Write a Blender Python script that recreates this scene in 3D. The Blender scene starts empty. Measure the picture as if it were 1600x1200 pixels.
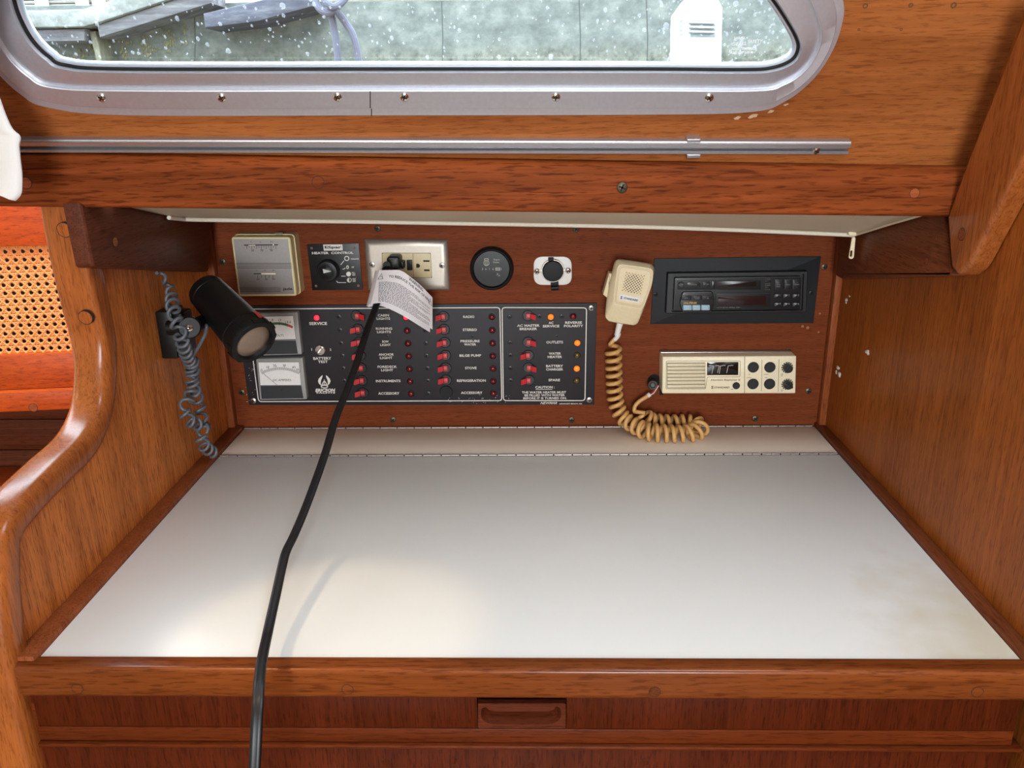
import bpy, bmesh, random
from mathutils import Vector, Matrix
from math import *
random.seed(7)
SC = bpy.context.scene
COL = SC.collection
# ------------------------------------------------------------------ camera model
F = 1279.82; PITCH = .3254; YAW = -.0278; ROLL = -.0148
CAM = Vector((.0135, -1.0935, .4336))
FW = Vector((sin(YAW)*cos(PITCH), cos(YAW)*cos(PITCH), -sin(PITCH)))
_r = Vector((cos(YAW), -sin(YAW), 0)); _u = _r.cross(FW)
RT = cos(ROLL)*_r + sin(ROLL)*_u
UP = -sin(ROLL)*_r + cos(ROLL)*_u
def ray(px, py): return FW + RT*((px-800)/F) - UP*((py-600)/F)
def proj(P):
    d = Vector(P)-CAM; z = d.dot(FW); return (800+F*d.dot(RT)/z, 600-F*d.dot(UP)/z)

class Frame:
    """a flat surface of the cabin: origin, two directions in it and the direction out of it"""
    def __init__(s, O, U, V):
        s.O = Vector(O); s.U = Vector(U).normalized(); V = Vector(V); s.V = (V-s.U*V.dot(s.U)).normalized(); s.N = s.U.cross(s.V)
    def P(s, u, v, w=0): return s.O + s.U*u + s.V*v + s.N*w
    def px(s, x, y, w=0):
        r = ray(x, y); t = (w - s.N.dot(CAM-s.O))/s.N.dot(r); d = CAM + r*t - s.O
        return (d.dot(s.U), d.dot(s.V))
    def pts(s, L, w=0): return [s.px(x, y, w) for x, y in L]
    def pt(s, x, y, w=0): return s.P(*s.px(x, y, w), w)
    def k(s, x, y, w=0):
        a = s.px(x-2, y, w); b = s.px(x+2, y, w); return hypot(a[0]-b[0], a[1]-b[1])/4

PAN = Frame((0, 0, 0), (1, 0, 0), (0, 0, 1))            # instrument panel, out = -y
TOP = Frame((0, 0, 0), (1, 0, 0), (0, 1, 0))            # table top, out = +z
LW = Frame((-.424, 0, 0), (0, 1, 0), (0, 0, 1))         # left bulkhead, out = +x
RW = Frame((.424, 0, 0), (0, -1, 0), (0, 0, 1))         # right bulkhead, out = -x
SK = .022                                                # the cabin side is not quite square to the bulkheads
WW = Frame((.41, -.287, .385), (1, SK, 0), (0, -.435, 1))  # leaning window wall
LK = Frame((-.45, -.12, 0), (1, .12, 0), (0, 0, 1))     # locker front on the left
FRONT = Frame((0, -.53, 0), (1, 0, 0), (0, 0, 1))       # table front
def OUT(y): return Frame((0, y, 0), (1, 0, 0), (0, 0, 1))

# ------------------------------------------------------------------ colours and materials
def lin(c): return tuple((x/255/12.92 if x/255 <= .04045 else ((x/255+.055)/1.055)**2.4) for x in c)
MATS = {}
def mat(name, col, rough=.5, metal=0., coat=0., emit=0., spec=.5, bump=0., bscale=300., trans=0., var=.08):
    m = bpy.data.materials.new(name); m.use_nodes = True
    nt = m.node_tree; b = nt.nodes['Principled BSDF']; c = lin(col)+(1,)
    b.inputs['Roughness'].default_value = rough; b.inputs['Metallic'].default_value = metal
    b.inputs['Coat Weight'].default_value = coat; b.inputs['Coat Roughness'].default_value = .12
    b.inputs['Specular IOR Level'].default_value = spec
    if trans: b.inputs['Transmission Weight'].default_value = trans
    tc = nt.nodes.new('ShaderNodeTexCoord'); no = nt.nodes.new('ShaderNodeTexNoise')
    no.inputs['Scale'].default_value = bscale; no.inputs['Detail'].default_value = 3
    nt.links.new(tc.outputs['Object'], no.inputs['Vector'])
    mx = nt.nodes.new('ShaderNodeMix'); mx.data_type = 'RGBA'
    mx.inputs[6].default_value = tuple(x*(1-var) for x in c[:3])+(1,); mx.inputs[7].default_value = tuple(min(1, x*(1+var)) for x in c[:3])+(1,)
    nt.links.new(no.outputs['Fac'], mx.inputs[0]); nt.links.new(mx.outputs[2], b.inputs['Base Color'])
    if emit:
        b.inputs['Emission Color'].default_value = c; b.inputs['Emission Strength'].default_value = emit
    if bump:
        bp = nt.nodes.new('ShaderNodeBump'); bp.inputs['Strength'].default_value = bump; bp.inputs['Distance'].default_value = .001
        nt.links.new(no.outputs['Fac'], bp.inputs['Height']); nt.links.new(bp.outputs[0], b.inputs['Normal'])
    MATS[name] = m
    return m
def ramp(nt, stops):
    r = nt.nodes.new('ShaderNodeValToRGB'); e = r.color_ramp.elements
    while len(e) < len(stops): e.new(.5)
    for i, (p, c) in enumerate(stops):
        e[i].position = p; e[i].color = c if len(c) == 4 else tuple(c)+(1,)
    return r
def wood(name, mid, axis=0, big=24., con=.3, rough=.42, coat=.04, pore=.35, spec=.14, plen=60., pw=650.):
    """varnished timber: broad figure, fine streaks and short dark pores, all running along one axis"""
    m = bpy.data.materials.new(name); m.use_nodes = True; nt = m.node_tree; L = nt.links.new
    b = nt.nodes['Principled BSDF']; b.inputs['Roughness'].default_value = rough
    b.inputs['Specular IOR Level'].default_value = spec
    b.inputs['Coat Weight'].default_value = coat; b.inputs['Coat Roughness'].default_value = .2
    tc = nt.nodes.new('ShaderNodeTexCoord')
    def noise(al, ac, detail, dist):
        mp = nt.nodes.new('ShaderNodeMapping'); s = [ac]*3; s[axis] = al; mp.inputs['Scale'].default_value = s
        n = nt.nodes.new('ShaderNodeTexNoise'); n.inputs['Scale'].default_value = 1; n.inputs['Detail'].default_value = detail
        n.inputs['Distortion'].default_value = dist; n.inputs['Roughness'].default_value = .6
        L(tc.outputs['Object'], mp.inputs[0]); L(mp.outputs[0], n.inputs['Vector']); return n
    n1 = noise(1.8, big, 3, .9); n2 = noise(plen, pw, 2, .1); n3 = noise(5, big*11, 3, .3)
    def mul(n, k, add=None):
        q = nt.nodes.new('ShaderNodeMath'); q.operation = 'MULTIPLY_ADD' if add else 'MULTIPLY'; q.inputs[1].default_value = k
        L(n.outputs[0], q.inputs[0])
        if add: L(add.outputs[0], q.inputs[2])
        return q
    mix = mul(n3, .5, mul(n1, .5)); c = lin(mid)
    r = ramp(nt, [(.36, tuple(x*(1-con)*(1-con*.3*k) for k, x in enumerate(c))), (.5, c), (.64, tuple(min(1, x*(1+con)) for x in c))]); L(mix.outputs[0], r.inputs[0])
    rp = ramp(nt, [(.36, (1-pore, 1-pore*1.15, 1-pore*1.25)), (.48, (1, 1, 1))]); L(n2.outputs['Fac'], rp.inputs[0])
    mx = nt.nodes.new('ShaderNodeMix'); mx.data_type = 'RGBA'; mx.blend_type = 'MULTIPLY'; mx.inputs[0].default_value = 1
    L(r.outputs[0], mx.inputs[6]); L(rp.outputs[0], mx.inputs[7]); L(mx.outputs[2], b.inputs['Base Color'])
    bp = nt.nodes.new('ShaderNodeBump'); bp.inputs['Strength'].default_value = .1; bp.inputs['Distance'].default_value = .0005
    L(n2.outputs['Fac'], bp.inputs['Height']); L(bp.outputs[0], b.inputs['Normal'])
    MATS[name] = m
    return m

# ------------------------------------------------------------------ mesh builder
def rpoly(pts, r, n=4):
    """closed 2-d outline with every corner rounded"""
    out = []; N = len(pts); rr = r if isinstance(r, (list, tuple)) else [r]*N
    for i in range(N):
        p = Vector(pts[i]); a = Vector(pts[i-1]); b = Vector(pts[(i+1) % N]); q = rr[i]
        da = (a-p); db = (b-p); q = min(q, da.length*.49, db.length*.49)
        if q < 1e-6: out.append(tuple(p)); continue
        A = p+da.normalized()*q; B = p+db.normalized()*q
        for k in range(n+1):
            t = k/n; out.append(tuple(A*(1-t)**2 + p*2*t*(1-t) + B*t*t))
    return out
def rrect(x0, z0, x1, z1, r, n=4): return rpoly([(x0, z0), (x1, z0), (x1, z1), (x0, z1)], r, n)
def circ(cx, cy, r, n=32, ry=None): return [(cx+r*cos(2*pi*i/n), cy+(ry or r)*sin(2*pi*i/n)) for i in range(n)]
def area(p): return sum(p[i-1][0]*p[i][1]-p[i][0]*p[i-1][1] for i in range(len(p)))/2
def inset(pts, d):
    if area(pts) < 0: d = -d
    out = []; N = len(pts)
    for i in range(N):
        p = Vector(pts[i]); a = Vector(pts[i-1]); b = Vector(pts[(i+1) % N])
        e1 = (p-a); e2 = (b-p)
        if e1.length < 1e-9: e1 = e2
        if e2.length < 1e-9: e2 = e1
        e1 = e1.normalized(); e2 = e2.normalized()
        n1 = Vector((-e1.y, e1.x)); n2 = Vector((-e2.y, e2.x)); m = n1+n2
        if m.length < 1e-6: m = n1
        m = m.normalized(); c = max(.5, m.dot(n1)); out.append(tuple(p+m*(d/c)))
    return out
def catmull(P, n, closed=False):
    P = [Vector(p) for p in P]; N = len(P); out = []
    for i in range(N if closed else N-1):
        if closed: a, b, c, d = P[i-1], P[i], P[(i+1) % N], P[(i+2) % N]
        else: a, b, c, d = P[max(0, i-1)], P[i], P[i+1], P[min(N-1, i+2)]
        for k in range(n):
            t = k/n
            out.append(.5*((2*b)+(c-a)*t+(2*a-5*b+4*c-d)*t*t+(3*b-a-3*c+d)*t**3))
    if not closed: out.append(P[-1].copy())
    return out
def resample(P, n, closed=False):
    P = [Vector(p) for p in P]
    Q = P+[P[0]] if closed else P
    L = [0]
    for i in range(1, len(Q)): L.append(L[-1]+(Q[i]-Q[i-1]).length)
    out = []; j = 0
    for i in range(n):
        s = L[-1]*i/(n if closed else n-1)
        while j < len(Q)-2 and L[j+1] < s: j += 1
        t = (s-L[j])/max(1e-12, L[j+1]-L[j]); out.append(Q[j]*(1-t)+Q[j+1]*t)
    return out
_tc = {}
def textshape(s, res=2, bold=0., sp=1.):
    key = (s, res, bold, sp)
    if key not in _tc:
        cu = bpy.data.curves.new('lettering', 'FONT'); cu.body = s; cu.resolution_u = res; cu.fill_mode = 'FRONT'
        cu.offset = bold; cu.align_x = 'CENTER'; cu.space_character = sp; cu.space_line = .95
        o = bpy.data.objects.new('lettering', cu)
        me = bpy.data.meshes.new_from_object(o)
        V = [(v.co.x, v.co.y) for v in me.vertices]; Fc = [tuple(p.vertices) for p in me.polygons]
        bpy.data.meshes.remove(me); bpy.data.objects.remove(o); bpy.data.curves.remove(cu)
        x0 = min(v[0] for v in V); x1 = max(v[0] for v in V); y0 = min(v[1] for v in V); y1 = max(v[1] for v in V)
        _tc[key] = ([((x-x0)/(x1-x0)-.5, (y-y0)/(y1-y0)-.5) for x, y in V], Fc, (x1-x0)/(y1-y0))
    return _tc[key]

class MB:
    def __init__(s): s.v = []; s.f = []; s.mi = []; s.m = 0
    def add(s, V, Fc):
        b = len(s.v); s.v += [Vector(v) for v in V]; s.f += [tuple(i+b for i in f) for f in Fc]; s.mi += [s.m]*len(Fc); return s
    def box(s, c, size, bev=0., M=None, seg=2):
        bm = bmesh.new(); bmesh.ops.create_cube(bm, size=1)
        for v in bm.verts: v.co = Vector((v.co.x*size[0], v.co.y*size[1], v.co.z*size[2]))
        if bev: bmesh.ops.bevel(bm, geom=bm.edges[:], offset=min(bev, min(size)*.49), segments=seg, profile=.5, affect='EDGES')
        bm.verts.index_update()
        M = M or Matrix()
        s.add([Vector(c)+(M @ v.co) for v in bm.verts], [tuple(v.index for v in f.verts) for f in bm.faces]); bm.free(); return s
    def lohi(s, lo, hi, bev=0., seg=2):
        lo = Vector(lo); hi = Vector(hi); return s.box((lo+hi)/2, hi-lo, bev, None, seg)
    def rings(s, R, cap0=True, cap1=True, closed=True):
        """R: list of rings (equal counts) of 3-d points"""
        n = len(R[0]); V = [p for r in R for p in r]; Fc = []
        for i in range(len(R)-1):
            for j in range(n if closed else n-1):
                k = (j+1) % n; Fc.append((i*n+j, i*n+k, (i+1)*n+k, (i+1)*n+j))
        if cap0: Fc.append(tuple(range(n-1, -1, -1)))
        if cap1: Fc.append(tuple((len(R)-1)*n+j for j in range(n)))
        return s.add(V, Fc)
    def prism(s, pts, fn, w0, w1, bev=0., seg=3, cap0=True):
        """outline pts in a frame, from height w0 to w1, rounded towards w1"""
        if area(pts) < 0: pts = pts[::-1]
        R = [[fn(u, v, w0) for u, v in pts]]
        if bev:
            sg = 1 if w1 > w0 else -1
            for k in range(seg+1):
                a = pi/2*k/seg; q = inset(pts, bev*(1-cos(a))); w = w1-sg*bev*(1-sin(a))
                R.append([fn(u, v, w) for u, v in q])
        else: R.append([fn(u, v, w1) for u, v in pts])
        return s.rings(R, cap0, True)
    def poly(s, pts, fn, w): return s.add([fn(u, v, w) for u, v in pts], [tuple(range(len(pts)))])
    def ring(s, a, b, fn, w):
        """flat band between two outlines with equal counts"""
        return s.rings([[fn(u, v, w) for u, v in a], [fn(u, v, w) for u, v in b]], False, False)
    def stroke(s, pts, wd, fn, w, closed=False):
        P = [Vector(p) for p in pts]; N = len(P); V = []; Fc = []
        for i in range(N):
            a = P[i-1] if (i or closed) else P[i]; b = P[(i+1) % N] if (i < N-1 or closed) else P[i]
            e1 = (P[i]-a); e2 = (b-P[i])
            if e1.length < 1e-9: e1 = e2
            if e2.length < 1e-9: e2 = e1
            e1 = e1.normalized(); e2 = e2.normalized()
            n = Vector((-e1.y-e2.y, e1.x+e2.x)); n = n.normalized() if n.length > 1e-6 else Vector((-e1.y, e1.x))
            c = max(.5, n.dot(Vector((-e1.y, e1.x)))); q = n*(wd/2/c)
            V += [fn(*(P[i]+q), w), fn(*(P[i]-q), w)]
        for i in range(N if closed else N-1):
            j = (i+1) % N; Fc.append((2*i, 2*i+1, 2*j+1, 2*j))
        return s.add(V, Fc)
    def lathe(s, p0, d, prof, n=24):
        d = Vector(d).normalized(); a = d.orthogonal().normalized(); b = d.cross(a); R = []
        for r, h in prof:
            c = Vector(p0)+d*h; R.append([c+(a*cos(2*pi*i/n)+b*sin(2*pi*i/n))*max(r, 1e-5) for i in range(n)])
        return s.rings(R)
    def cyl(s, p0, p1, r0, r1=None, n=20, bev=0.):
        p0 = Vector(p0); p1 = Vector(p1); h = (p1-p0).length; r1 = r0 if r1 is None else r1
        pr = [(r0-bev, 0), (r0, bev), (r1, h-bev), (r1-bev, h)] if bev else [(r0, 0), (r1, h)]
        return s.lathe(p0, p1-p0, pr, n)
    def tube(s, pts, r, n=8, shape=None, rad=None):
        P = [Vector(p) for p in pts]; N = len(P); R = []
        t = (P[1]-P[0]).normalized(); up = t.orthogonal().normalized()
        if shape and abs(t.dot(Vector((1, 0, 0)))) < .9: up = (Vector((1, 0, 0))-t*t.x).normalized()
        for i in range(N):
            t = (P[min(N-1, i+1)]-P[max(0, i-1)]).normalized()
            up = (up-t*up.dot(t)).normalized(); b = t.cross(up); q = rad[i] if rad else r
            if shape: R.append([P[i]+up*x+b*y for x, y in shape])
            else: R.append([P[i]+(up*cos(2*pi*k/n)+b*sin(2*pi*k/n))*q for k in range(n)])
        return s.rings(R)
    def ball(s, c, r, sc=(1, 1, 1), n=12):
        R = []
        for i in range(1, n//2):
            a = pi*i/(n//2); R.append([Vector(c)+Vector((r*sc[0]*sin(a)*cos(2*pi*k/n), r*sc[1]*sin(a)*sin(2*pi*k/n), -r*sc[2]*cos(a))) for k in range(n)])
        return s.rings(R)
    def grid(s, fn, nu, nv):
        V = [fn(i/nu, j/nv) for i in range(nu+1) for j in range(nv+1)]
        return s.add(V, [(i*(nv+1)+j, (i+1)*(nv+1)+j, (i+1)*(nv+1)+j+1, i*(nv+1)+j+1) for i in range(nu) for j in range(nv)])
    def text(s, t, fn, cu, cv, w, h=None, wd=None, shear=0., bold=.012, rot=0., sp=1.):
        """lettering centred on (cu, cv): h tall or wd wide or both"""
        V, Fc, asp = textshape(t, 2, bold, sp)
        if h is None: h = wd/asp
        if wd is None: wd = h*asp
        c, q = cos(rot), sin(rot); out = []
        for x, y in V:
            X = x*wd+y*h*shear; Y = y*h; out.append(fn(cu+X*c-Y*q, cv+X*q+Y*c, w))
        return s.add(out, Fc)
    def build(s, name, mats, parent=None, angle=28, loc=None, normals=True, flat=False, **props):
        if not isinstance(mats, (list, tuple)): mats = [mats]
        o0 = Vector(ORG[parent.name]) if parent else Vector(loc if loc is not None else (0, 0, 0))
        me = bpy.data.meshes.new(name); me.from_pydata([v-o0 for v in s.v], [], s.f)
        for m in mats: me.materials.append(m)
        me.polygons.foreach_set('material_index', s.mi); me.update()
        if normals:
            bm = bmesh.new(); bm.from_mesh(me); bmesh.ops.recalc_face_normals(bm, faces=bm.faces[:]); bm.to_mesh(me); bm.free()
        if not flat:
            me.shade_smooth(); me.set_sharp_from_angle(angle=radians(angle))
        o = bpy.data.objects.new(name, me); COL.objects.link(o)
        if parent: o.parent = parent
        else: o.location = o0
        ORG[o.name] = tuple(o0)
        for k, v in props.items(): o[k] = v
        return o
ORG = {}
def thing(name, label, cat, loc, group=None):
    o = bpy.data.objects.new(name, None); COL.objects.link(o); o.location = loc; o.empty_display_size = .02
    o['label'] = label; o['category'] = cat
    if group: o['group'] = group
    ORG[o.name] = tuple(loc); return o
def tag(o, label, cat, group=None):
    o['label'] = label; o['category'] = cat
    if group: o['group'] = group
    return o
def screw(parent, P, N, r, m_head, m_slot, name='screw', dome=.35, rot=.4, **kw):
    """a cross-head screw: domed head with a dark cross cut into it"""
    N = Vector(N).normalized(); mb = MB(); h = r*dome
    mb.lathe(Vector(P)-N*.0015, N, [(r*.9, 0), (r, .0015), (r*.92, .0015+h*.5), (r*.6, .0015+h*.9), (0, .0015+h)], 16)
    mb.m = 1; a = N.orthogonal().normalized(); b = N.cross(a)
    for k in range(2):
        q = rot+k*pi/2; d = a*cos(q)+b*sin(q); e = N.cross(d)
        mb.add([Vector(P)+N*(h*z)+d*(x*r*.62)+e*(y*r*.15) for z in (.3, 1.06) for x, y in ((-1, -1), (1, -1), (1, 1), (-1, 1))],
               [(0, 1, 2, 3), (4, 5, 6, 7), (0, 1, 5, 4), (1, 2, 6, 5), (2, 3, 7, 6), (3, 0, 4, 7)])
    return mb.build(name, [m_head, m_slot], parent, **kw)
def plug(parent, P, N, r, m, m2, name='wood_plug'):
    """a round bung set in the wood, with the fine joint round it"""
    N = Vector(N).normalized(); mb = MB()
    mb.lathe(Vector(P)-N*.003, N, [(r*.9, 0), (r*.9, .0033), (0, .0033)], 20)
    mb.m = 1; mb.lathe(Vector(P)-N*.003, N, [(r, 0), (r, .0032), (r*.9, .0032)], 20)
    return mb.build(name, [m, m2], parent)
def prect(mb, fr, x0, y0, x1, y1, w0, w1, r=0., bev=0., seg=2):
    """a raised rectangle given by its corners as seen in the picture, on the surface fr at height w1"""
    q = fr.pts([(x0, y1), (x1, y1), (x1, y0), (x0, y0)], w1); k = fr.k((x0+x1)/2, (y0+y1)/2, w1)
    return mb.prism(rpoly(q, r*k, 4) if r else q, fr.P, w0, w1, bev, seg)
def pquad(mb, fr, Q, w0, w1, r=0., bev=0., seg=3):
    q = fr.pts(Q, w1); k = fr.k(Q[0][0], Q[0][1], w1)
    return mb.prism(rpoly(q, r*k, 5) if r else q, fr.P, w0, w1, bev, seg)
def ptext(mb, fr, t, x, y, w, h=None, wd=None, **kw):
    k = fr.k(x, y, w); u, v = fr.px(x, y, w)
    return mb.text(t, fr.P, u, v, w, h*k if h else None, wd*k if wd else None, **kw)
def pstroke(mb, fr, L, wd, w, closed=False):
    return mb.stroke(fr.pts(L, w), wd*fr.k(*L[0], w), fr.P, w, closed)
def pcyl(mb, fr, x, y, w0, w1, r, bev=0., n=28, taper=1.):
    k = fr.k(x, y, w1); c = fr.px(x, y, w1); R = r*k
    pr = [(R*taper, 0), (R, w1-w0-bev), (R-bev, w1-w0)] if bev else [(R*taper, 0), (R, w1-w0)]
    return mb.lathe(fr.P(*c, w0), fr.N, pr, n)
def zz(ox, oy, sc): return lambda x, y: (ox+x/sc, oy+y/sc)
# ------------------------------------------------------------------ materials
W_PAN = wood('mahogany plywood', (114, 55, 27), 0, 12, .2, .55, 0, .3, spec=.08, plen=70, pw=760)
W_BEAM = wood('red teak beam', (122, 59, 25), 0, 14, .42, .55, 0, .5, spec=.06, plen=36, pw=420)
W_WIN = wood('honey teak veneer', (157, 92, 46), 0, 16, .22, .46, .05, .3)
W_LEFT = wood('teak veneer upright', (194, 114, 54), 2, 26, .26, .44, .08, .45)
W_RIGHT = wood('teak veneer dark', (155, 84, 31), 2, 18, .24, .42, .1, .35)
W_TRIM = wood('varnished teak trim', (158, 88, 40), 2, 22, .26, .27, .2, .3, spec=.3)
W_FID = wood('teak fiddle', (124, 64, 27), 0, 24, .26, .3, .3, .4, plen=45, pw=420)
W_CLEAT = wood('dark teak cleat', (92, 48, 30), 1, 20, .28, .45, .06)
W_CLEATR = wood('brown teak cleat', (108, 56, 30), 1, 20, .3, .45, .06)
W_STRIP = wood('teak strip', (138, 74, 40), 2, 30, .22, .42, .1)
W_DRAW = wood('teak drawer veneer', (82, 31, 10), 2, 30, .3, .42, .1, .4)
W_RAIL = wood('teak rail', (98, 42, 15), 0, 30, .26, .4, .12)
W_LOCK = wood('orange varnished teak', (170, 68, 14), 0, 26, .26, .4, .15, spec=.3)
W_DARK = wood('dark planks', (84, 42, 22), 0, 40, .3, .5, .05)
W_PLUG = wood('teak bung', (140, 72, 38), 0, 60, .2, .4, .1)
LINE = mat('dark seam', (46, 24, 14), .8)
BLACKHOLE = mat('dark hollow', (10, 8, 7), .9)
def brushed(name, c, rough, axis, metal=1.):
    m = mat(name, c, rough, metal); nt = m.node_tree; b = nt.nodes['Principled BSDF']
    mp = nt.nodes.new('ShaderNodeMapping'); s = [900]*3; s[axis] = 8; mp.inputs['Scale'].default_value = s
    tc = nt.nodes.new('ShaderNodeTexCoord'); n = nt.nodes.new('ShaderNodeTexNoise'); n.inputs['Scale'].default_value = 1
    nt.links.new(tc.outputs['Object'], mp.inputs[0]); nt.links.new(mp.outputs[0], n.inputs['Vector'])
    bp = nt.nodes.new('ShaderNodeBump'); bp.inputs['Strength'].default_value = .12; bp.inputs['Distance'].default_value = .0005
    nt.links.new(n.outputs['Fac'], bp.inputs['Height']); nt.links.new(bp.outputs[0], b.inputs['Normal']); return m
ALU = brushed('satin aluminium', (204, 207, 215), .5, 0, .88)
TRACK = brushed('polished track aluminium', (192, 194, 198), .42, 0, .9)
STEEL = brushed('brushed stainless', (176, 166, 154), .42, 2, .72)
CHROME = mat('chrome', (214, 210, 204), .16, 1.)
BRONZE = mat('dull screw bronze', (92, 80, 64), .45, .8)
SLOT = mat('slot shadow', (22, 18, 14), .8)
RUBBER = mat('black rubber', (12, 12, 14), .55, spec=.3)
BLACK = mat('black plastic', (22, 22, 24), .42, spec=.35, bump=.15, bscale=900)
LAMPB = mat('lamp black', (13, 13, 14), .42, spec=.35)
LAMINATE = mat('white laminate', (232, 233, 229), .36, coat=.06, bscale=12, var=.012)
nt = LAMINATE.node_tree; b = nt.nodes['Principled BSDF']; src = b.inputs['Base Color'].links[0].from_socket   # old yellow stain by the right front corner
tc = nt.nodes.new('ShaderNodeTexCoord'); mp = nt.nodes.new('ShaderNodeMapping'); mp.inputs['Location'].default_value = (-.395*9, .20*5.5, 0); mp.inputs['Scale'].default_value = (9, 5.5, 1)
nt.links.new(tc.outputs['Object'], mp.inputs[0]); ln = nt.nodes.new('ShaderNodeVectorMath'); ln.operation = 'LENGTH'; nt.links.new(mp.outputs[0], ln.inputs[0])
no = nt.nodes.new('ShaderNodeTexNoise'); no.inputs['Scale'].default_value = 26; no.inputs['Detail'].default_value = 6; nt.links.new(tc.outputs['Object'], no.inputs['Vector'])
ad = nt.nodes.new('ShaderNodeMath'); ad.operation = 'MULTIPLY_ADD'; ad.inputs[1].default_value = 1.2; nt.links.new(no.outputs[0], ad.inputs[0]); nt.links.new(ln.outputs['Value'], ad.inputs[2])
mr = nt.nodes.new('ShaderNodeMapRange'); mr.inputs[1].default_value = .6; mr.inputs[2].default_value = 1.5; mr.inputs[3].default_value = .8; mr.inputs[4].default_value = 0; nt.links.new(ad.outputs[0], mr.inputs[0])
mx = nt.nodes.new('ShaderNodeMix'); mx.data_type = 'RGBA'; mx.inputs[7].default_value = lin((206, 196, 168))+(1,); nt.links.new(mr.outputs[0], mx.inputs[0]); nt.links.new(src, mx.inputs[6]); nt.links.new(mx.outputs[2], b.inputs['Base Color'])
LAMREAR = mat('warm white laminate', (234, 220, 202), .4, bscale=30, var=.03)  # slightly darker and warmer than the lid
VINYL = mat('cream vinyl', (214, 198, 172), .5, bump=.2, bscale=600)
WELT = mat('white welt', (226, 218, 200), .5)
CREAM = mat('cream plastic', (226, 208, 170), .42)
CREAM2 = mat('cream radio plastic', (238, 224, 192), .42)
YCREAM = mat('yellowed plastic', (214, 198, 150), .42)
WHITE = mat('white plastic', (226, 222, 216), .4)
CLOTH = mat('white curtain cloth', (232, 232, 230), .9, bump=.3, bscale=2500)
HULLW = mat('white gelcoat', (226, 226, 220), .4)
PALE = mat('pale headliner', (222, 216, 202), .7)

# ------------------------------------------------------------------ the instrument panel (rear wall of the nook)
mb = MB(); mb.lohi((-.4145, 0, -.03), (.4145, .012, .42))
back = mb.build('wall_back', W_PAN, kind='structure', label='mahogany panel carrying the instruments behind the chart table')
for x, y in [(590, 357), (900, 358), (1208, 362), (348, 409), (1288, 417), (378, 613), (614, 656), (893, 656), (1180, 654), (1263, 611)]:
    screw(back, PAN.pt(x, y), PAN.N, 5.2*PAN.k(x, y), BRONZE, SLOT, rot=random.random()*1.5)
# small marks where old fittings were taken off
for i, (x, y, r) in enumerate([(1254, 510, 2), (1262, 512, 2.4), (1279, 519, 1.6), (1281, 490, 1.6)]):
    mb = MB(); pcyl(mb, PAN, x, y, -.0005, .0005, r); mb.build('screw_hole', mat('chipped wood %d' % i, (150, 100, 70), .8), back)
# rebated corner strips each side of the panel
for nm, x, sg in (('trim_1', -.424, 1), ('trim_2', .424, -1)):
    mb = MB(); mb.lohi((min(x, x+sg*.0098), -.012, .0), (max(x, x+sg*.0098), .006, .42), .002)
    mb.build(nm, W_STRIP, kind='structure', label='slim teak corner strip beside the panel')

# ------------------------------------------------------------------ left bulkhead with its S-shaped rounded cap
capx = -.437
CAPF = Frame((capx, 0, 0), (0, 1, 0), (0, 0, 1))
cpx = [(101, 306), (104, 325), (117, 400), (134, 475), (147, 535), (149, 590), (142, 645), (118, 695), (70, 742), (24, 788), (-6, 830)]
cyz = [Vector(CAPF.px(*p)) for p in cpx]
e = cyz[-1]
cyz += [Vector((e.x-.012, e.y-.022)), Vector((e.x-.022, e.y-.06)), Vector((e.x-.03, e.y-.12)), Vector((e.x-.034, e.y-.25)), Vector((e.x-.034, -.74))]
cap = catmull(cyz, 10)
# wall body
mb = MB()
out = [(p.x+.004, p.y) for p in cap] + [(.06, -.74), (.06, cap[0].y)]
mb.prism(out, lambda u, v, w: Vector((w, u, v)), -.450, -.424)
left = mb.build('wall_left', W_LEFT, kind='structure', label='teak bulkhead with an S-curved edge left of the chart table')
# cap: rounded moulding following the edge; narrower and flatter at the top, full round through the bend
mb = MB(); R = []
sec = rrect(-.0145, -.019, .0145, .019, .0125, 4)
for i, p in enumerate(cap):
    t = (cap[min(len(cap)-1, i+1)]-cap[max(0, i-1)]).normalized(); n = Vector((-t.y, t.x))
    tt = max(0, min(1, (i-28)/22)); sec = rrect(-.0145, -.019, .0145, .019, .0055+.0070*tt, 4)
    R.append([Vector((capx+b, p.x+n.x*a, p.y+n.y*a)) for a, b in sec])
mb.rings(R); capo = mb.build('edge_cap', W_TRIM, left, label='glossy rounded teak edge moulding', angle=60)
for x, y in ((98, 360), (130, 498)):
    plug(capo, Frame((0, -.0145+CAPF.px(x, y)[0], 0), (1, 0, 0), (0, 0, 1)).pt(x, y)+Vector((0, .0026 if y < 400 else .0042, 0)), (0, -1, -.12), .0074, W_TRIM, LINE)

# ------------------------------------------------------------------ right bulkhead
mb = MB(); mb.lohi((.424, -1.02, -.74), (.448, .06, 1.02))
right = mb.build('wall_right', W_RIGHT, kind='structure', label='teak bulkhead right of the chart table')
PUT = mat('white filler', (214, 206, 198), .7)
for x, y, r in ((1310, 580, 4.5), (1355, 548, 3.2), (1323, 470, 2.4), (1328, 463, 1.2)):
    mb = MB(); P = RW.pt(x, y); k = .0011
    for q in range(6):
        mb.ball(P+Vector((-.0006, random.uniform(-1, 1)*r*k*1.6, random.uniform(-1, 1)*r*k)), r*k*random.uniform(.35, .75), (.5, 1.3, 1), 8)
    mb.build('filler_dab', PUT, right)
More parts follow.
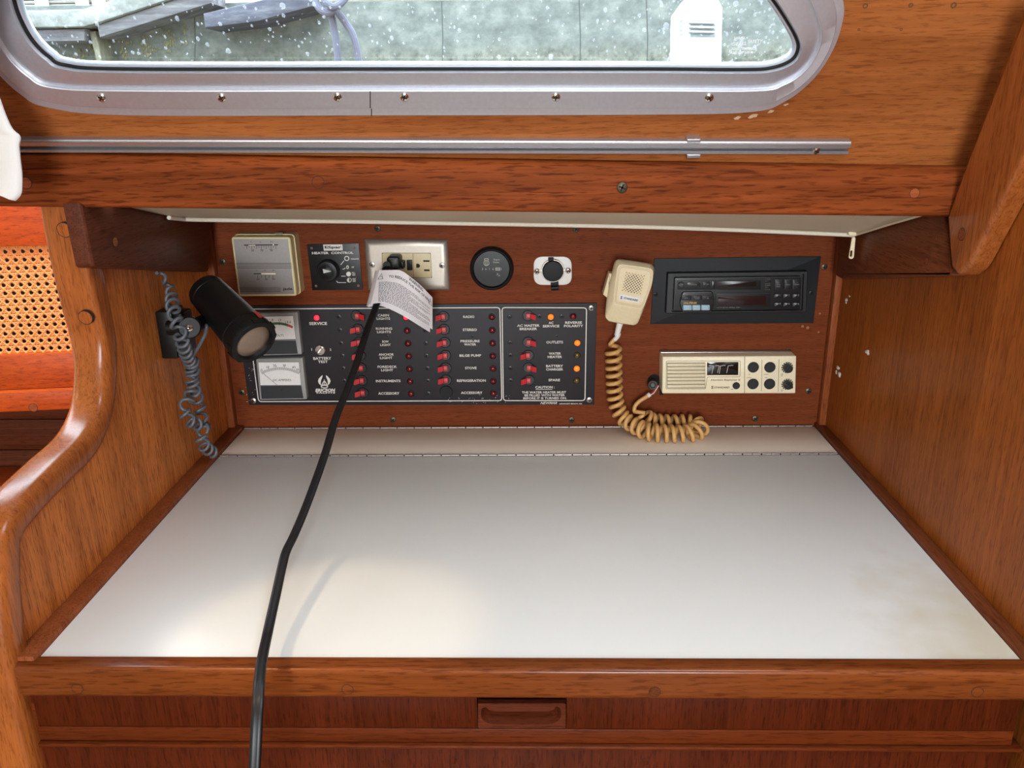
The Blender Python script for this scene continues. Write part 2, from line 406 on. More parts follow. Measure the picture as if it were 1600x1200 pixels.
# diagonal board following the lean of the cabin side, rounded along its front edge
RB = Frame((.404, 0, 0), (0, -1, 0), (0, 0, 1))
q = RB.pts([(1478, 338), (1507, 258), (1608, 0), (1700, -30), (1662, 118), (1601, 244), (1512, 418), (1494, 431), (1484, 420)])
mb = MB(); mb.prism(rpoly(q, [0, 0, 0, 0, 0, 0, .008, .004, .004]), RB.P, -.019, 0., .006, 4)
db = mb.build('trim_3', W_TRIM, kind='structure', label='slanting teak board on the right bulkhead', angle=50)
plug(db, RB.pt(1503, 366), (-1, 0, 0), .006, W_PLUG, LINE)

# ------------------------------------------------------------------ teak cleats under the shelf
LB = Frame((-.406, 0, 0), (0, 1, 0), (0, 0, 1))
mb = MB(); q = LB.pts([(127, 318), (332, 330), (327, 425), (147, 418)]); mb.prism(rpoly(q, [0, 0, .004, .005]), LB.P, -.0175, 0, .004, 3)
c1 = mb.build('shelf_cleat', W_CLEAT, loc=LB.pt(230, 370)); tag(c1, 'dark reddish teak cleat on the left bulkhead above the black reading lamp', 'cleat', None)
plug(c1, LB.pt(180, 378), (1, 0, 0), .0052, wood('pale bung', (160, 100, 56), 1, 60), LINE)
RC = Frame((.408, 0, 0), (0, -1, 0), (0, 0, 1))
mb = MB(); q = RC.pts([(1312, 352), (1475, 330), (1486, 431), (1316, 437), (1305, 431)]); mb.prism(rpoly(q, [0, 0, .002, .004, .004]), RC.P, -.0155, 0, .003, 3)
c2 = mb.build('shelf_cleat', W_CLEATR, loc=RC.pt(1400, 390)); tag(c2, 'brown teak cleat on the right bulkhead beside the hanging zip pull', 'cleat', None)
plug(c2, RC.pt(1448, 408), (-1, 0, 0), .0036, W_PLUG, LINE); plug(c2, RC.pt(1463, 372), (-1, 0, 0), .0025, W_PLUG, LINE)
plug(c2, RC.pt(1334, 382), (-1, 0, 0), .002, W_PLUG, LINE)

# ------------------------------------------------------------------ the beam along the front of the shelf
BF = Frame((.41, -.304, 0), (1, SK, 0), (0, 0, 1))
def ybx(x): return -.304+SK*(x-.41)
mb = MB(); R = []
def beam_z(px, py): return BF.px(px, py)
(tl, tlz), (bl, blz) = BF.px(0, 237), BF.px(0, 323); (tr, trz), (br, brz) = BF.px(1503, 262), BF.px(1478, 339)
for i in range(9):
    x = -1.5+1.512*i/8
    zt = tlz+(trz-tlz)*(x-tl)/(tr-tl); zb = blz+(brz-blz)*(x-bl)/(br-bl)
    yb = ybx(BF.P(x, 0)[0])
    sec = rpoly([(yb, zb), (yb+.034, zb), (yb+.034, zt+.001), (yb, zt)], [.004, .001, .001, .012], 5)
    R.append([Vector((BF.P(x, 0)[0], a, b)) for a, b in sec])
mb.rings(R); beam = mb.build('trim_4', W_BEAM, kind='structure', label='red teak beam across the front of the shelf under the window', angle=50)
screw(beam, BF.pt(972, 293), (0, -1, 0), .0052, BRONZE, SLOT)
plug(beam, BF.pt(1429, 302), (0, -1, 0), .0048, wood('orange bung', (142, 72, 34), 0, 60), LINE)
plug(beam, BF.pt(41, 286), (0, -1, 0), .0055, W_PLUG, LINE); plug(beam, BF.pt(497, 285), (0, -1, 0), .006, W_BEAM, LINE)
# shelf behind the beam, closing the nook at the top
mb = MB(); mb.lohi((-.424, -.27, .352), (.424, .0, .364)); mb.build('ceiling_shelf', W_BEAM, kind='structure', label='underside of the shelf')

# ------------------------------------------------------------------ zipped vinyl cover under the shelf
FBK = Frame((0, -.078, 0), (1, -.02, 0), (0, 0, 1))
lower = [(262, 338), (300, 341), (420, 342.5), (560, 344), (700, 346.5), (850, 349), (1000, 352), (1150, 357), (1270, 362), (1357, 366)]
LB2 = Frame((-.4, 0, 0), (0, 1, 0), (0, 0, 1))
lw = [LB2.pt(264, 337.5), LB2.pt(292, 340.5)]+[p for p in (FBK.pt(*p) for p in lower) if p.x > -.385]
lo = resample(catmull(lw, 6), 41)
for p in lo: p.x = max(-.4005, min(.4025, p.x))
def cover(i, j):
    a = lo[int(round(i*40))]; xx = max(-.402, min(.404, a.x*1.0+(a.x-.0)*.0)); 
    bx = -.4005+.803*i; zt = blz+(brz-blz)*((bx-.41)-bl)/(br-bl)+.004
    b = Vector((bx, ybx(bx)+.02, zt)); return a*(1-j)+b*j + Vector((0, 0, .004*sin(pi*j)*sin(9*i)*.3))
mb = MB(); mb.grid(cover, 40, 10)
vc = thing('shelf_cover', 'cream vinyl zipped cover under the beam above the instruments', 'cover', tuple(lo[20]))
o = mb.build('vinyl_sheet', VINYL, vc, normals=False); sm = o.modifiers.new('thickness', 'SOLIDIFY'); sm.thickness = .003; sm.offset = -1
mb = MB(); mb.tube([p+Vector((0, -.0008, -.0018)) for p in lo], .0025, 10); mb.build('welt', WELT, vc, label='white welted edge')
mb = MB()
a, b = lo[-1], cover(1, 1); mb.tube([a+Vector((0, 0, -.001)), a*.5+b*.5, b], .0018); mb.build('side_seam', VINYL, vc)
mb = MB(); fz = Frame((0, -.094, 0), (1, 0, 0), (0, 0, 1))
pquad(mb, fz, [(1326, 361), (1340, 361), (1338, 369), (1327, 368)], -.003, .003, 1.5, .001)
ko = mb.build('zip_slider', CREAM2, vc)
mb = MB(); q0 = resample([Vector(p) for p in rpoly(fz.pts([(1331, 370), (1336, 370), (1333, 404), (1325, 404)]), .0028, 5)], 40, True)
q1 = resample([Vector(p) for p in rpoly(fz.pts([(1328, 391), (1331.5, 391), (1330.5, 401), (1327, 401)]), .0012, 5)], 40, True)
def al(q):
    c = sum(q, Vector((0, 0)))/len(q); i = max(range(len(q)), key=lambda i: (q[i].y, q[i].x)); return q[i:]+q[:i]
q0 = al(q0); q1 = al(q1)
mb.rings([[fz.P(p.x, p.y, 0) for p in q1], [fz.P(p.x, p.y, 0) for p in q0], [fz.P(p.x, p.y, .0018) for p in q0], [fz.P(p.x, p.y, .0018) for p in q1], [fz.P(p.x, p.y, 0) for p in q1]], False, False)
mb.build('zip_pull', CREAM2, vc, label='cream zip pull tab hanging down')

# ------------------------------------------------------------------ window wall with the port light
Opx = [(600, 178), (1000, 177), (1170, 173), (1225, 156), (1270, 120), (1300, 75), (1315, 30), (1316, 0), (1300, -50), (1265, -95), (1200, -122), (1100, -130), (600, -130), (200, -130), (50, -125), (-35, -95), (-66, -40), (-60, 10), (-35, 72), (0, 113), (35, 145), (75, 165), (200, 178)]
Mpx = [(600, 136), (1000, 136), (1180, 136), (1222, 127), (1250, 110), (1270, 85), (1279, 52), (1268, 10), (1242, -40), (1205, -75), (1150, -92), (1050, -95), (600, -95), (200, -95), (60, -90), (5, -65), (-17, -30), (-15, 10), (-2, 50), (18, 84), (48, 113), (85, 131), (200, 136)]
Gpx = [(600, 107), (1000, 107), (1160, 108), (1205, 105), (1234, 94), (1246, 77), (1243, 55), (1215, 8), (1185, -30), (1160, -50), (1110, -62), (1000, -65), (600, -65), (200, -65), (90, -60), (45, -45), (22, -25), (25, 5), (38, 38), (55, 65), (78, 87), (105, 101), (200, 107)]
OO = catmull(WW.pts(Opx), 8, True); MM = catmull(WW.pts(Mpx, -.0), 8, True); GG = catmull(WW.pts(Gpx, .016*-1*-1), 8, True)
# WW.N points out of the boat when v leans inboard; interior side is -N
sgn = 1 if WW.N.y > 0 else -1           # +1: N points outboard
ND = 0.
GG = catmull(WW.pts(Gpx, ND), 8, True)
def WP(u, v, h): return WW.P(u, v, -sgn*h)   # h towards the cabin
# wall sheet with the opening cut out
bm = bmesh.new()
hole = [bm.verts.new(WP(p.x, p.y, 0)) for p in [a*.5+b*.5 for a, b in zip(OO, MM)]]
outer = [bm.verts.new(WP(u, v, 0)) for u, v in ((-1.71, -.03), (.015, -.03), (.015, .62), (-1.71, .62))]
ed = [bm.edges.new((hole[i], hole[(i+1) % len(hole)])) for i in range(len(hole))]+[bm.edges.new((outer[i], outer[(i+1) % 4])) for i in range(4)]
bmesh.ops.triangle_fill(bm, edges=ed, use_beauty=True)
bm.verts.index_update(); mb = MB()
mb.add([v.co.copy() for v in bm.verts], [tuple(v.index for v in f.verts) for f in bm.faces]); bm.free()
wow = mb.build('wall_outboard', W_WIN, kind='structure', label='leaning honey teak cabin side around the window', flat=True)
m = wow.modifiers.new('thickness', 'SOLIDIFY'); m.thickness = .012; m.offset = -1
from_n = wow.data.polygons[0].normal.dot(WW.N)*sgn
if from_n > 0:
    m.offset = 1
    m.offset = -1
    bm = bmesh.new(); bm.from_mesh(wow.data); bmesh.ops.reverse_faces(bm, faces=bm.faces[:]); bm.to_mesh(wow.data); bm.free()
for x, y, r in ((1352, 9, 4), (1423, 8, 3.5), (1490, 8, 4.5), (1342, 46, 2), (1408, 46, 2)):
    mb = MB(); k = WW.k(x, y); c = WW.px(x, y); mb.lathe(WP(*c, -.002), -WW.N*sgn, [(r*k, 0), (r*k, .0024), (r*k*.6, .0024), (r*k*.4, .001), (0, .001)], 14)
    mb.build('plugged_hole', mat('old hole', (96, 66, 40), .8), wow)
PEEL = mat('peeled varnish', (196, 164, 132), .8, var=.2, bscale=200); rp_ = random.Random(4)
for x, y, w_, h_ in ((1152, 184, 7, 3), (1176, 181, 9, 3.5), (1204, 174, 6, 2.5), (1228, 163, 5, 2)):
    mb = MB(); mb.poly(WW.pts([(x+w_*cos(a*.45)*rp_.uniform(.6, 1.1), y+h_*sin(a*.45)*rp_.uniform(.5, 1.1)-(w_*cos(a*.45))*.25) for a in range(14)]), WP, .0006); mb.build('peeled_varnish', PEEL, wow, normals=False, flat=True)
# aluminium frame: flange with outer lip, groove, and the slope in to the glass
win = thing('window_1', 'aluminium framed port light over the chart table', 'window', tuple(WP(0, .1, 0)))
win['kind'] = 'structure'
mb = MB(); R = []
def bl_(t, h): R.append([WP(*(a*(1-t)+b*t), h) for a, b in zip(OO, MM)])
for t, h in ((0, -.001), (0, .003), (.02, .0042), (.30, .0046), (.33, .0065), (.36, .0068), (.9, .0064), (.95, .0068), (.985, .0064), (1., .0048)): bl_(t, h)
for t, h in ((.06, .0035), (.5, .0060), (.93, .0072), (1., .0035)):
    R.append([WP(*(a*(1-t)+b*t), h) for a, b in zip(MM, GG)])
R.append([WP(*p, -.0095) for p in GG])
mb.rings(R, False, False)
fr = mb.build('window_frame', ALU, win, angle=30)
mb = MB(); g2 = inset([tuple(p) for p in GG], .0035)
mb.tube([WP(*p, .0025) for p in GG]+[WP(*GG[0], .0025)], .0020, 6)
mb.build('gasket', RUBBER, win)
mb = MB(); R = []
for d, h in ((.000, .002), (.0032, .0014), (.0042, -.001), (.0042, -.005)):
    R.append([WP(*p, h) for p in inset([tuple(p) for p in GG], d)])
mb.rings(R, False, False); mb.build('glazing_bead', mat('bright bead', (214, 222, 236), .3, .6), win)
for x, y in ((163, 148), (349, 148), (529, 147), (633, 147), (868, 147), (1106, 148)):
    u, v = WW.px(x, y); screw(win, WP(u, v, .0062), -WW.N*sgn, 7.2*WW.k(x, y), CHROME, SLOT, name='frame_screw', dome=.5, rot=random.random()*1.5)
mb = MB()
u, v = WW.px(580, 157); mb.m = 0
a = WW.px(580, 137); b = WW.px(580, 164); mb.stroke([a, b], .0008, lambda u, v, w: WP(u, v, w), .00705)
a = WW.px(581.5, 166); b = WW.px(581.5, 178); mb.stroke([a, b], .0008, lambda u, v, w: WP(u, v, w), .0049)
mb.build('frame_joint', SLOT, win)
# the pane, wet on the outside
gl = bpy.data.materials.new('window glass'); gl.use_nodes = True; nt = gl.node_tree; nt.nodes.clear()
o_ = nt.nodes.new('ShaderNodeOutputMaterial'); tr_ = nt.nodes.new('ShaderNodeBsdfTransparent'); gs = nt.nodes.new('ShaderNodeBsdfGlossy'); mx = nt.nodes.new('ShaderNodeMixShader'); fre = nt.nodes.new('ShaderNodeFresnel')
tr_.inputs[0].default_value = (.95, .965, .975, 1); gs.inputs['Roughness'].default_value = .02; fre.inputs[0].default_value = 1.45
nt.links.new(fre.outputs[0], mx.inputs[0]); nt.links.new(tr_.outputs[0], mx.inputs[1]); nt.links.new(gs.outputs[0], mx.inputs[2]); nt.links.new(mx.outputs[0], o_.inputs[0])
mb = MB(); mb.prism([tuple(p) for p in GG], WP, -.0085, -.004); pane = mb.build('window_pane', gl, win, flat=True)
dm = bpy.data.materials.new('rain drop'); dm.use_nodes = True; nt = dm.node_tree; nt.nodes.clear()
o_ = nt.nodes.new('ShaderNodeOutputMaterial'); tr_ = nt.nodes.new('ShaderNodeBsdfTransparent'); df = nt.nodes.new('ShaderNodeBsdfTranslucent'); mx = nt.nodes.new('ShaderNodeMixShader'); gs = nt.nodes.new('ShaderNodeBsdfGlossy'); m2 = nt.nodes.new('ShaderNodeMixShader')
df.inputs[0].default_value = (.8, .86, .92, 1); mx.inputs[0].default_value = .10; gs.inputs['Roughness'].default_value = .05; m2.inputs[0].default_value = .1
nt.links.new(tr_.outputs[0], mx.inputs[1]); nt.links.new(df.outputs[0], mx.inputs[2]); nt.links.new(mx.outputs[0], m2.inputs[1]); nt.links.new(gs.outputs[0], m2.inputs[2]); nt.links.new(m2.outputs[0], o_.inputs[0])
mb = MB(); rnd = random.Random(3)
for i in range(800):
    px = rnd.uniform(60, 1235); py = rnd.uniform(-30, 104)
    if rnd.random() < .35: px = rnd.uniform(1030, 1235)
    u, v = WW.px(px, py, ND); r = abs(rnd.gauss(0, .0006))+.0003
    if i < 30: r *= 1.8
    n = 8 if r < .0015 else 12; ph = rnd.random()*6; el = 1+rnd.random()*.4
    O_ = [(u+r*cos(2*pi*k/n)*(1+.12*sin(3*2*pi*k/n+ph)), v+r*el*sin(2*pi*k/n)) for k in range(n)]
    mb.rings([[WP(*p, -.0086) for p in O_], [WP(u+(p[0]-u)*.75, v+(p[1]-v)*.75, -.0086-r*.3) for p in O_], [WP(u+(p[0]-u)*.3, v+(p[1]-v)*.3, -.0086-r*.45) for p in O_]], False, True)
mb.build('rain_drops', dm, win, kind='stuff', label='rain drops on the glass')
mb = MB(); GFr = Frame(WP(0, 0, -.0036), WW.U, WW.V)
def gtext(t, x, y, wd, h):
    k = GFr.k(x, y); c = GFr.px(x, y); mb.text(t, GFr.P, c[0], c[1], 0, h*k, wd*k, bold=.02)
for t, x, y, wd, h in (('JAVEL', 1156, 60, 19, 5), ('GLASS', 1155, 68.5, 22, 5), ('SAFETY', 1180, 64.5, 23, 5.2), ('SOLID TEMPERED', 1161.5, 76, 37, 4), ('AS-2 U87 589 M-1', 1160.5, 82, 39, 4)): gtext(t, x, y, wd, h)
mb.build('etched_lettering', mat('etched white', (236, 240, 244), .6), win, normals=False, flat=True)

# ------------------------------------------------------------------ curtain track under the window
TRF = WW
t0, t1 = TRF.px(-260, 222), TRF.px(1331, 226)
d = (Vector(t1)-Vector(t0)); L = d.length; d.normalize(); nrm = Vector((-d.y, d.x)); hw = 10.8*WW.k(700, 224)
tk = thing('curtain_track', 'long aluminium curtain track between the window and the red beam', 'track', tuple(WP(t0[0], t0[1], 0)))
mb = MB()
sec = [(-1, 0), (-1, .007), (-.84, .0085), (-.5, .0085), (-.36, .006), (-.36, .0025), (.02, .0025), (.02, .0062), (.1, .0085), (.72, .0092), (.8, .0078), (1, .0072), (1, 0)]
mb.rings([[WP(*(Vector(t0)+d*s+nrm*(a*hw)), h+.0002) for a, h in sec] for s in (0, L*.3, L*.6, L*.995)])
mb.build('rail', TRACK, tk, angle=25)
u, v = WW.px(1272, 230); screw(tk, WP(u, v, .007), -WW.N*sgn, 6*WW.k(1272, 230), CHROME, SLOT, name='stop_screw', dome=.7)
mb = MB()
for y0, y1 in ((210.5, 216), (234.5, 240.5)):
    q = WW.pts([(1071, y1), (1092, y1), (1092, y0), (1071, y0)]); mb.prism(q, WP, 0, .0095, .001)
mb.build('clip', TRACK, tk)

# ------------------------------------------------------------------ curtain gathered at the left
CF = Frame((0, -.395, 0), (1, 0, 0), (0, 0, 1))
rows = [(-60, 20), (40, -18), (110, -14), (155, 1), (185, 12), (202, 21), (211, 31), (218, 33), (228, 31), (250, 33), (272, 35.5), (298, 35), (306, 31), (311, 25)]
bot = lambda t: 0
RR = catmull([Vector(CF.px(x, y)) for y, x in rows], 4)
mb = MB(); nv = len(RR)-1
def cur(i, j):
    r = RR[int(round(j*nv))]; s = 1-i                       # s=0 at the right edge
    z = r.y; wv = min(1, max(0, (.46-z)/.1))
    up_ = s*.022*max(0, min(1, (RR[0].y-z)/(RR[0].y-RR[-1].y)))**3*2
    return Vector((r.x-s*.22, -.395-.004*sin(s*34)*(.4+wv)-.012*(sin(s*11+.6)-sin(.6))+.010*abs(2*min(s*9, .5)), z+up_))
mb.grid(cur, 60, nv)
cu = mb.build('curtain', CLOTH, loc=CF.pt(0, 200), normals=False, angle=80); tag(cu, 'white cloth curtain hanging at the left end of the track', 'curtain')
m = cu.modifiers.new('thickness', 'SOLIDIFY'); m.thickness = .003
# ------------------------------------------------------------------ chart table
ct = thing('chart_table', 'white laminate chart table with teak edging in the nook', 'table', (0, -.3, 0))
xl, xr = -.4045, .4105
mb = MB(); mb.lohi((xl, -.5215, -.014), (xr, -.1035, 0), .0006); lid = mb.build('lid', LAMINATE, ct, label='white lid')
mb = MB(); mb.lohi((xl, -.1000, -.014), (xr, -.0012, 0), .0006); mb.build('rear_leaf', LAMREAR, ct, label='warmer white rear leaf')
HINGEM = mat('hinge metal', (164, 152, 146), .4, .9)
def hinge(y, n):
    mb = MB(); x0, x1 = xl+.001, xr-.001
    mb.m = 1; mb.lohi((x0, y-.0028, -.006), (x1, y+.0028, .0002)); mb.m = 0
    for i in range(n):
        a = x0+(x1-x0)*i/n; b = x0+(x1-x0)*(i+1)/n-(.0016 if i % 2 else .0005); mb.cyl((a, y, .0002), (b, y, .0002), .0019, n=10)
    mb.build('piano_hinge', [HINGEM, SLOT], ct)
hinge(-.1018, 66); hinge(-.0032, 66)
# teak fiddle along the front
mb = MB(); x0, x1 = -.4185, .4235; yf = -.5385; zB = Frame((0, yf, 0), (1, 0, 0), (0, 0, 1)).px(800, 1095)[1]
sec = rpoly([(-.5216, zB), (-.5216, .0008), (yf, .0012), (yf, zB)], [.001, .0008, .0045, .007], 6)
mb.rings([[Vector((x, a+o, b*1.0)) for a, b in sec] for x, o in ((x0, .004), (x0+.001, .0015), (x0+.004, 0), (x1, 0))])
fid = mb.build('fiddle_rail', W_FID, ct, label='rounded teak front rail', angle=50)
ff = Frame((0, yf, 0), (1, 0, 0), (0, 0, 1))
for x, y, mm in ((121, 1076, W_FID), (543, 1077, W_FID), (1023, 1081, W_CLEATR), (1527, 1081, W_FID)):
    plug(fid, ff.pt(x, y), (0, -1, 0), .0049, mm, LINE)
# quarter cleats at both sides, standing a little above the lid
for x0_, x1_ in ((-.4238, xl-.0006), (xr+.0006, .4238)):
    mb = MB(); mb.lohi((x0_, -.5285 if x0_ < 0 else -.70, -.014), (x1_, -.0, .0052), .0015); mb.build('side_cleat', W_STRIP if x0_ < 0 else W_CLEATR, ct)
# apron drawer under the fiddle
ya = -.5262
FA = Frame((0, ya, 0), (1, 0, 0), (0, 0, 1))
def zA(py, fr=FA, px=800): return fr.px(px, py)[1]
z0, z1, z2 = zA(1138), zA(1160), zA(1167)
xa, xb = FA.px(52, 1110)[0], FA.px(1592, 1110)[0]
mb = MB(); px0, px1 = FA.px(746, 1115)[0], FA.px(885, 1115)[0]; hz = zA(1136)
mb.lohi((xa, ya, z0), (px0, ya+.016, zB+.002), .0006); mb.lohi((px1, ya, z0), (xb, ya+.016, zB+.002), .0006)
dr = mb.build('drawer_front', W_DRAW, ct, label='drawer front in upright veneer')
mb = MB(); mb.lohi((px0, ya+.012, hz), (px1, ya+.016, zB+.002))
# finger pull: block with a scooped slot
q = resample([Vector(p) for p in FA.pts([(747, 1098), (884, 1098), (884, 1137), (747, 1137)])], 80, True)
hs = resample([Vector(p) for p in rpoly(FA.pts([(752, 1104), (876, 1103), (877, 1122), (864, 1131), (764, 1131), (751, 1122)]), [.004, .004, .006, .006, .006, .006], 5)], 80, True)
def al2(q): i = min(range(len(q)), key=lambda i: (q[i].x-q[i].y*0)+(-q[i].y)*1.0); return q[i:]+q[:i]
q = al2(q); hs = al2(hs)
if area([tuple(p) for p in q])*area([tuple(p) for p in hs]) < 0: hs = [hs[0]]+hs[:0:-1]
mb.rings([[FA.P(*p, -.004) for p in q], [FA.P(*p, .0008) for p in q], [FA.P(*p, .0008) for p in hs], [FA.P(*p, -.004) for p in inset([tuple(p) for p in hs], .002)], [FA.P(*p, -.0105) for p in inset([tuple(p) for p in hs], .004)]], False, True)
mb.build('finger_pull', wood('dark teak pull', (98, 46, 26), 0, 30), dr, label='dark scooped finger pull')
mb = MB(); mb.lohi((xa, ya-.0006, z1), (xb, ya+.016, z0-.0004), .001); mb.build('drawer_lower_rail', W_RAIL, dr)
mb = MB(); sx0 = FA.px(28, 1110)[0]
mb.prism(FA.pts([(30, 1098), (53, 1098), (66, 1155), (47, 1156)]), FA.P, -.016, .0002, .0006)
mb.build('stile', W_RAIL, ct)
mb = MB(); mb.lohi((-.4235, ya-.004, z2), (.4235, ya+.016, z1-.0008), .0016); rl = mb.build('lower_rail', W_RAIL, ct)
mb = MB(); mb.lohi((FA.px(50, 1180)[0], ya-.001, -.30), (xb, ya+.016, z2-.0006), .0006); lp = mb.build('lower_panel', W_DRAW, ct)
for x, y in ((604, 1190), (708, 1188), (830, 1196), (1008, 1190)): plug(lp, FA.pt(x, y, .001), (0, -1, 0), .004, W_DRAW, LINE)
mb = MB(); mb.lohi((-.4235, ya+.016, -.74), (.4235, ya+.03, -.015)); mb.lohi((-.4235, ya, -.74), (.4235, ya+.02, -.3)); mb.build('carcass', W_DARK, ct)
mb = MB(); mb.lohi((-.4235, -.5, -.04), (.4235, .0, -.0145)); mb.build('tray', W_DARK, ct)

# ------------------------------------------------------------------ caned locker beyond the left bulkhead
lk = thing('settee_locker', 'orange teak locker with a woven cane door left of the bulkhead', 'locker', tuple(LK.pt(20, 470)))
def lrect(mb, x0, y0, x1, y1, w0, w1, bev=.001):
    a = LK.px(60, y0, w1)[1]; b = LK.px(60, y1, w1)[1]; mb.prism([(x0, b), (x1, b), (x1, a), (x0, a)], LK.P, w0, w1, bev, 2)
mb = MB(); lrect(mb, -.6, 240, .0, 384, -.014, .002); mb.build('top_rail', W_LOCK, lk)
mb = MB(); lrect(mb, -.6, 553, .0, 607, -.014, .003); mb.build('bottom_rail', W_LOCK, lk)
mb = MB(); lrect(mb, -.6, 611, .0, 642, -.02, .012, .002); sh = mb.build('shelf_edge', W_LOCK, lk)
mb = MB(); lrect(mb, -.6, 606.5, .0, 611.5, -.02, .001); mb.build('shadow_gap', LINE, lk)
plug(sh, LK.pt(52, 637, .012), LK.N, .0055, W_PLUG, LINE)
# cane webbing, really woven: pairs up, pairs across, single strands on both diagonals
CANE = mat('cane strand', (212, 138, 76), .45, bscale=400)
pit = 13.6*LK.k(60, 470)
ux, uz = LK.px(-6, 470)[0], 0
cz0 = LK.px(60, 566)[1]; cz1 = LK.px(60, 376)[1]; cu0, cu1 = -.5, -.003
offx, offz = LK.px(77, 405.5)
mb = MB(); hb = .0012
def strand(a, b, wd, w, amp):
    a = Vector(a); b = Vector(b)
    if a.x > b.x: a, b = b, a
    if b.x > cu1 and b.x-a.x > 1e-6: b = a.lerp(b, (cu1-a.x)/(b.x-a.x))
    if a.x < cu0 and b.x-a.x > 1e-6: a = a.lerp(b, (cu0-a.x)/(b.x-a.x))
    n = max(2, int((b-a).length/(pit/2))); d_ = (b-a).normalized(); nn = Vector((-d_.y, d_.x))*wd/2
    V = []; 
    for i in range(n+1):
        p = a.lerp(b, i/n); h = w+amp*(1 if i % 2 else -1)
        V += [LK.P(*(p+nn), h-.0003), LK.P(*(p-nn), h-.0003), LK.P(*p, h+.0004)]
    Fc = []
    for i in range(n): 
        o = 3*i; Fc += [(o, o+2, o+5, o+3), (o+2, o+1, o+4, o+5)]
    mb.add(V, Fc)
i = int((cu0-offx)/pit)-1
while offx+(i+.5)*pit < cu1:
    for s in (-.16, .16):
        c = offx+(i+.5+s)*pit; strand((c, cz0), (c, cz1), pit*.24, -.0045, .0003)
    i += 1
i = int((cz0-offz)/pit)-1
while offz+(i+.5)*pit < cz1:
    for s in (-.16, .16):
        c = offz+(i+.5+s)*pit
        if c > cz0: strand((cu0, c), (cu1, c), pit*.24, -.0040, -.0003)
    i += 1
H = cz1-cz0
for sg in (1, -1):
    i = -60
    while i < 60:
        # diagonals cross midway between holes
        u0 = offx+(i+.5)*pit; z0_ = offz
        a = u0+(cz0-z0_)*sg; b = u0+(cz1-z0_)*sg
        lo_, hi_ = min(a, b), max(a, b)
        if hi_ > cu0 and lo_ < cu1:
            for s in (0,): strand((a+s*pit, cz0), (b+s*pit, cz1), pit*.25, -.0034, .0002)
        i += 1
mb.build('cane_panel', CANE, lk, normals=False, label='woven cane webbing with octagonal holes')
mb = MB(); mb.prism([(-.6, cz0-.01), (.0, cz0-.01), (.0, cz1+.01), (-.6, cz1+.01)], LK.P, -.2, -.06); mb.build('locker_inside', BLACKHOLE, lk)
mb = MB()
for k in range(5):
    zz0 = .06; mb.lohi((-1.2, .005, zz0-.048*(k+1)+.0012), (-.452, .03, zz0-.048*k), .0012)
mb.lohi((-1.2, .02, -.2), (-.452, .035, .1))
mb.build('recess_planks', W_DARK, lk, label='dark planks in the recess')
mb = MB(); mb.lohi((-1.2, -.5, -.12), (-.45, .02, -.06), .02); mb.build('seat_top', W_LOCK, lk)

# ------------------------------------------------------------------ the rest of the cabin
FLOORW = wood('cabin sole', (116, 70, 40), 1, 20)
mb = MB(); mb.lohi((-2.2, -3.2, -.78), (1.9, .1, -.74)); mb.build('floor', FLOORW, kind='structure', label='teak cabin floor')
mb = MB(); hx0, hx1, hy0, hy1 = .05, .48, -1.05, -.70; cz = 1.02
mb.lohi((-2.2, -3.2, cz), (hx0, -.55, cz+.03)); mb.lohi((hx1, -3.2, cz), (1.9, -.55, cz+.03)); mb.lohi((hx0, hy1, cz), (hx1, -.55, cz+.03)); mb.lohi((hx0, -3.2, cz), (hx1, hy0, cz+.03))
mb.build('ceiling', PALE, kind='structure', label='pale cabin ceiling with an open hatch')
mb = MB(); mb.lohi((-2.2, -3.22, -.74), (-.4, -3.19, cz)); mb.lohi((.4, -3.22, -.74), (1.9, -3.19, cz)); mb.lohi((-.4, -3.22, -.74), (.4, -3.19, -.1))
mb.build('wall_rear', PALE, kind='structure', label='far side of the cabin')
mb = MB(); mb.lohi((-2.23, -3.2, -.74), (-2.2, .1, cz)); mb.build('wall_forward', PALE, kind='structure', label='forward end of the cabin')
mb = MB(); mb.lohi((1.9, -3.2, -.74), (1.93, .1, cz)); mb.build('wall_aft', W_RIGHT, kind='structure', label='aft end of the cabin')
mb = MB(); mb.lohi((.448, .0, -.74), (1.93, .06, .45)); mb.lohi((-2.2, .05, -.74), (-.424, .08, .45)); mb.build('wall_hull', PALE, kind='structure', label='hull side')
mb = MB()
mb.add([WP(.015, -.03, 0), WP(1.8, -.03, 0), WP(1.8, .75, 0), WP(.015, .75, 0)], [(0, 1, 2, 3)]); mb.add([WP(-2.8, -.03, 0), WP(-1.71, -.03, 0), WP(-1.71, .75, 0), WP(-2.8, .75, 0)], [(0, 1, 2, 3)])
mb.build('wall_coachroof', W_WIN, kind='structure', label='cabin side beyond the nook')

# ------------------------------------------------------------------ outside the window
def stone(name, c1, c2, c3, sc, rough=.9):
    m = bpy.data.materials.new(name); m.use_nodes = True; nt = m.node_tree; L = nt.links.new; b = nt.nodes['Principled BSDF']; b.inputs['Roughness'].default_value = rough
    tc = nt.nodes.new('ShaderNodeTexCoord'); mp = nt.nodes.new('ShaderNodeMapping'); mp.inputs['Scale'].default_value = sc
    n = nt.nodes.new('ShaderNodeTexNoise'); n.inputs['Scale'].default_value = 1; n.inputs['Detail'].default_value = 9; n.inputs['Roughness'].default_value = .68
    L(tc.outputs['Object'], mp.inputs[0]); L(mp.outputs[0], n.inputs['Vector'])
    r = ramp(nt, [(.3, lin(c1)), (.5, lin(c2)), (.68, lin(c3))]); L(n.outputs['Fac'], r.inputs[0]); L(r.outputs[0], b.inputs['Base Color'])
    MATS[name] = m; return m
CONC = stone('weathered concrete', (66, 70, 65), (92, 96, 91), (116, 118, 110), (7, 7, 10))
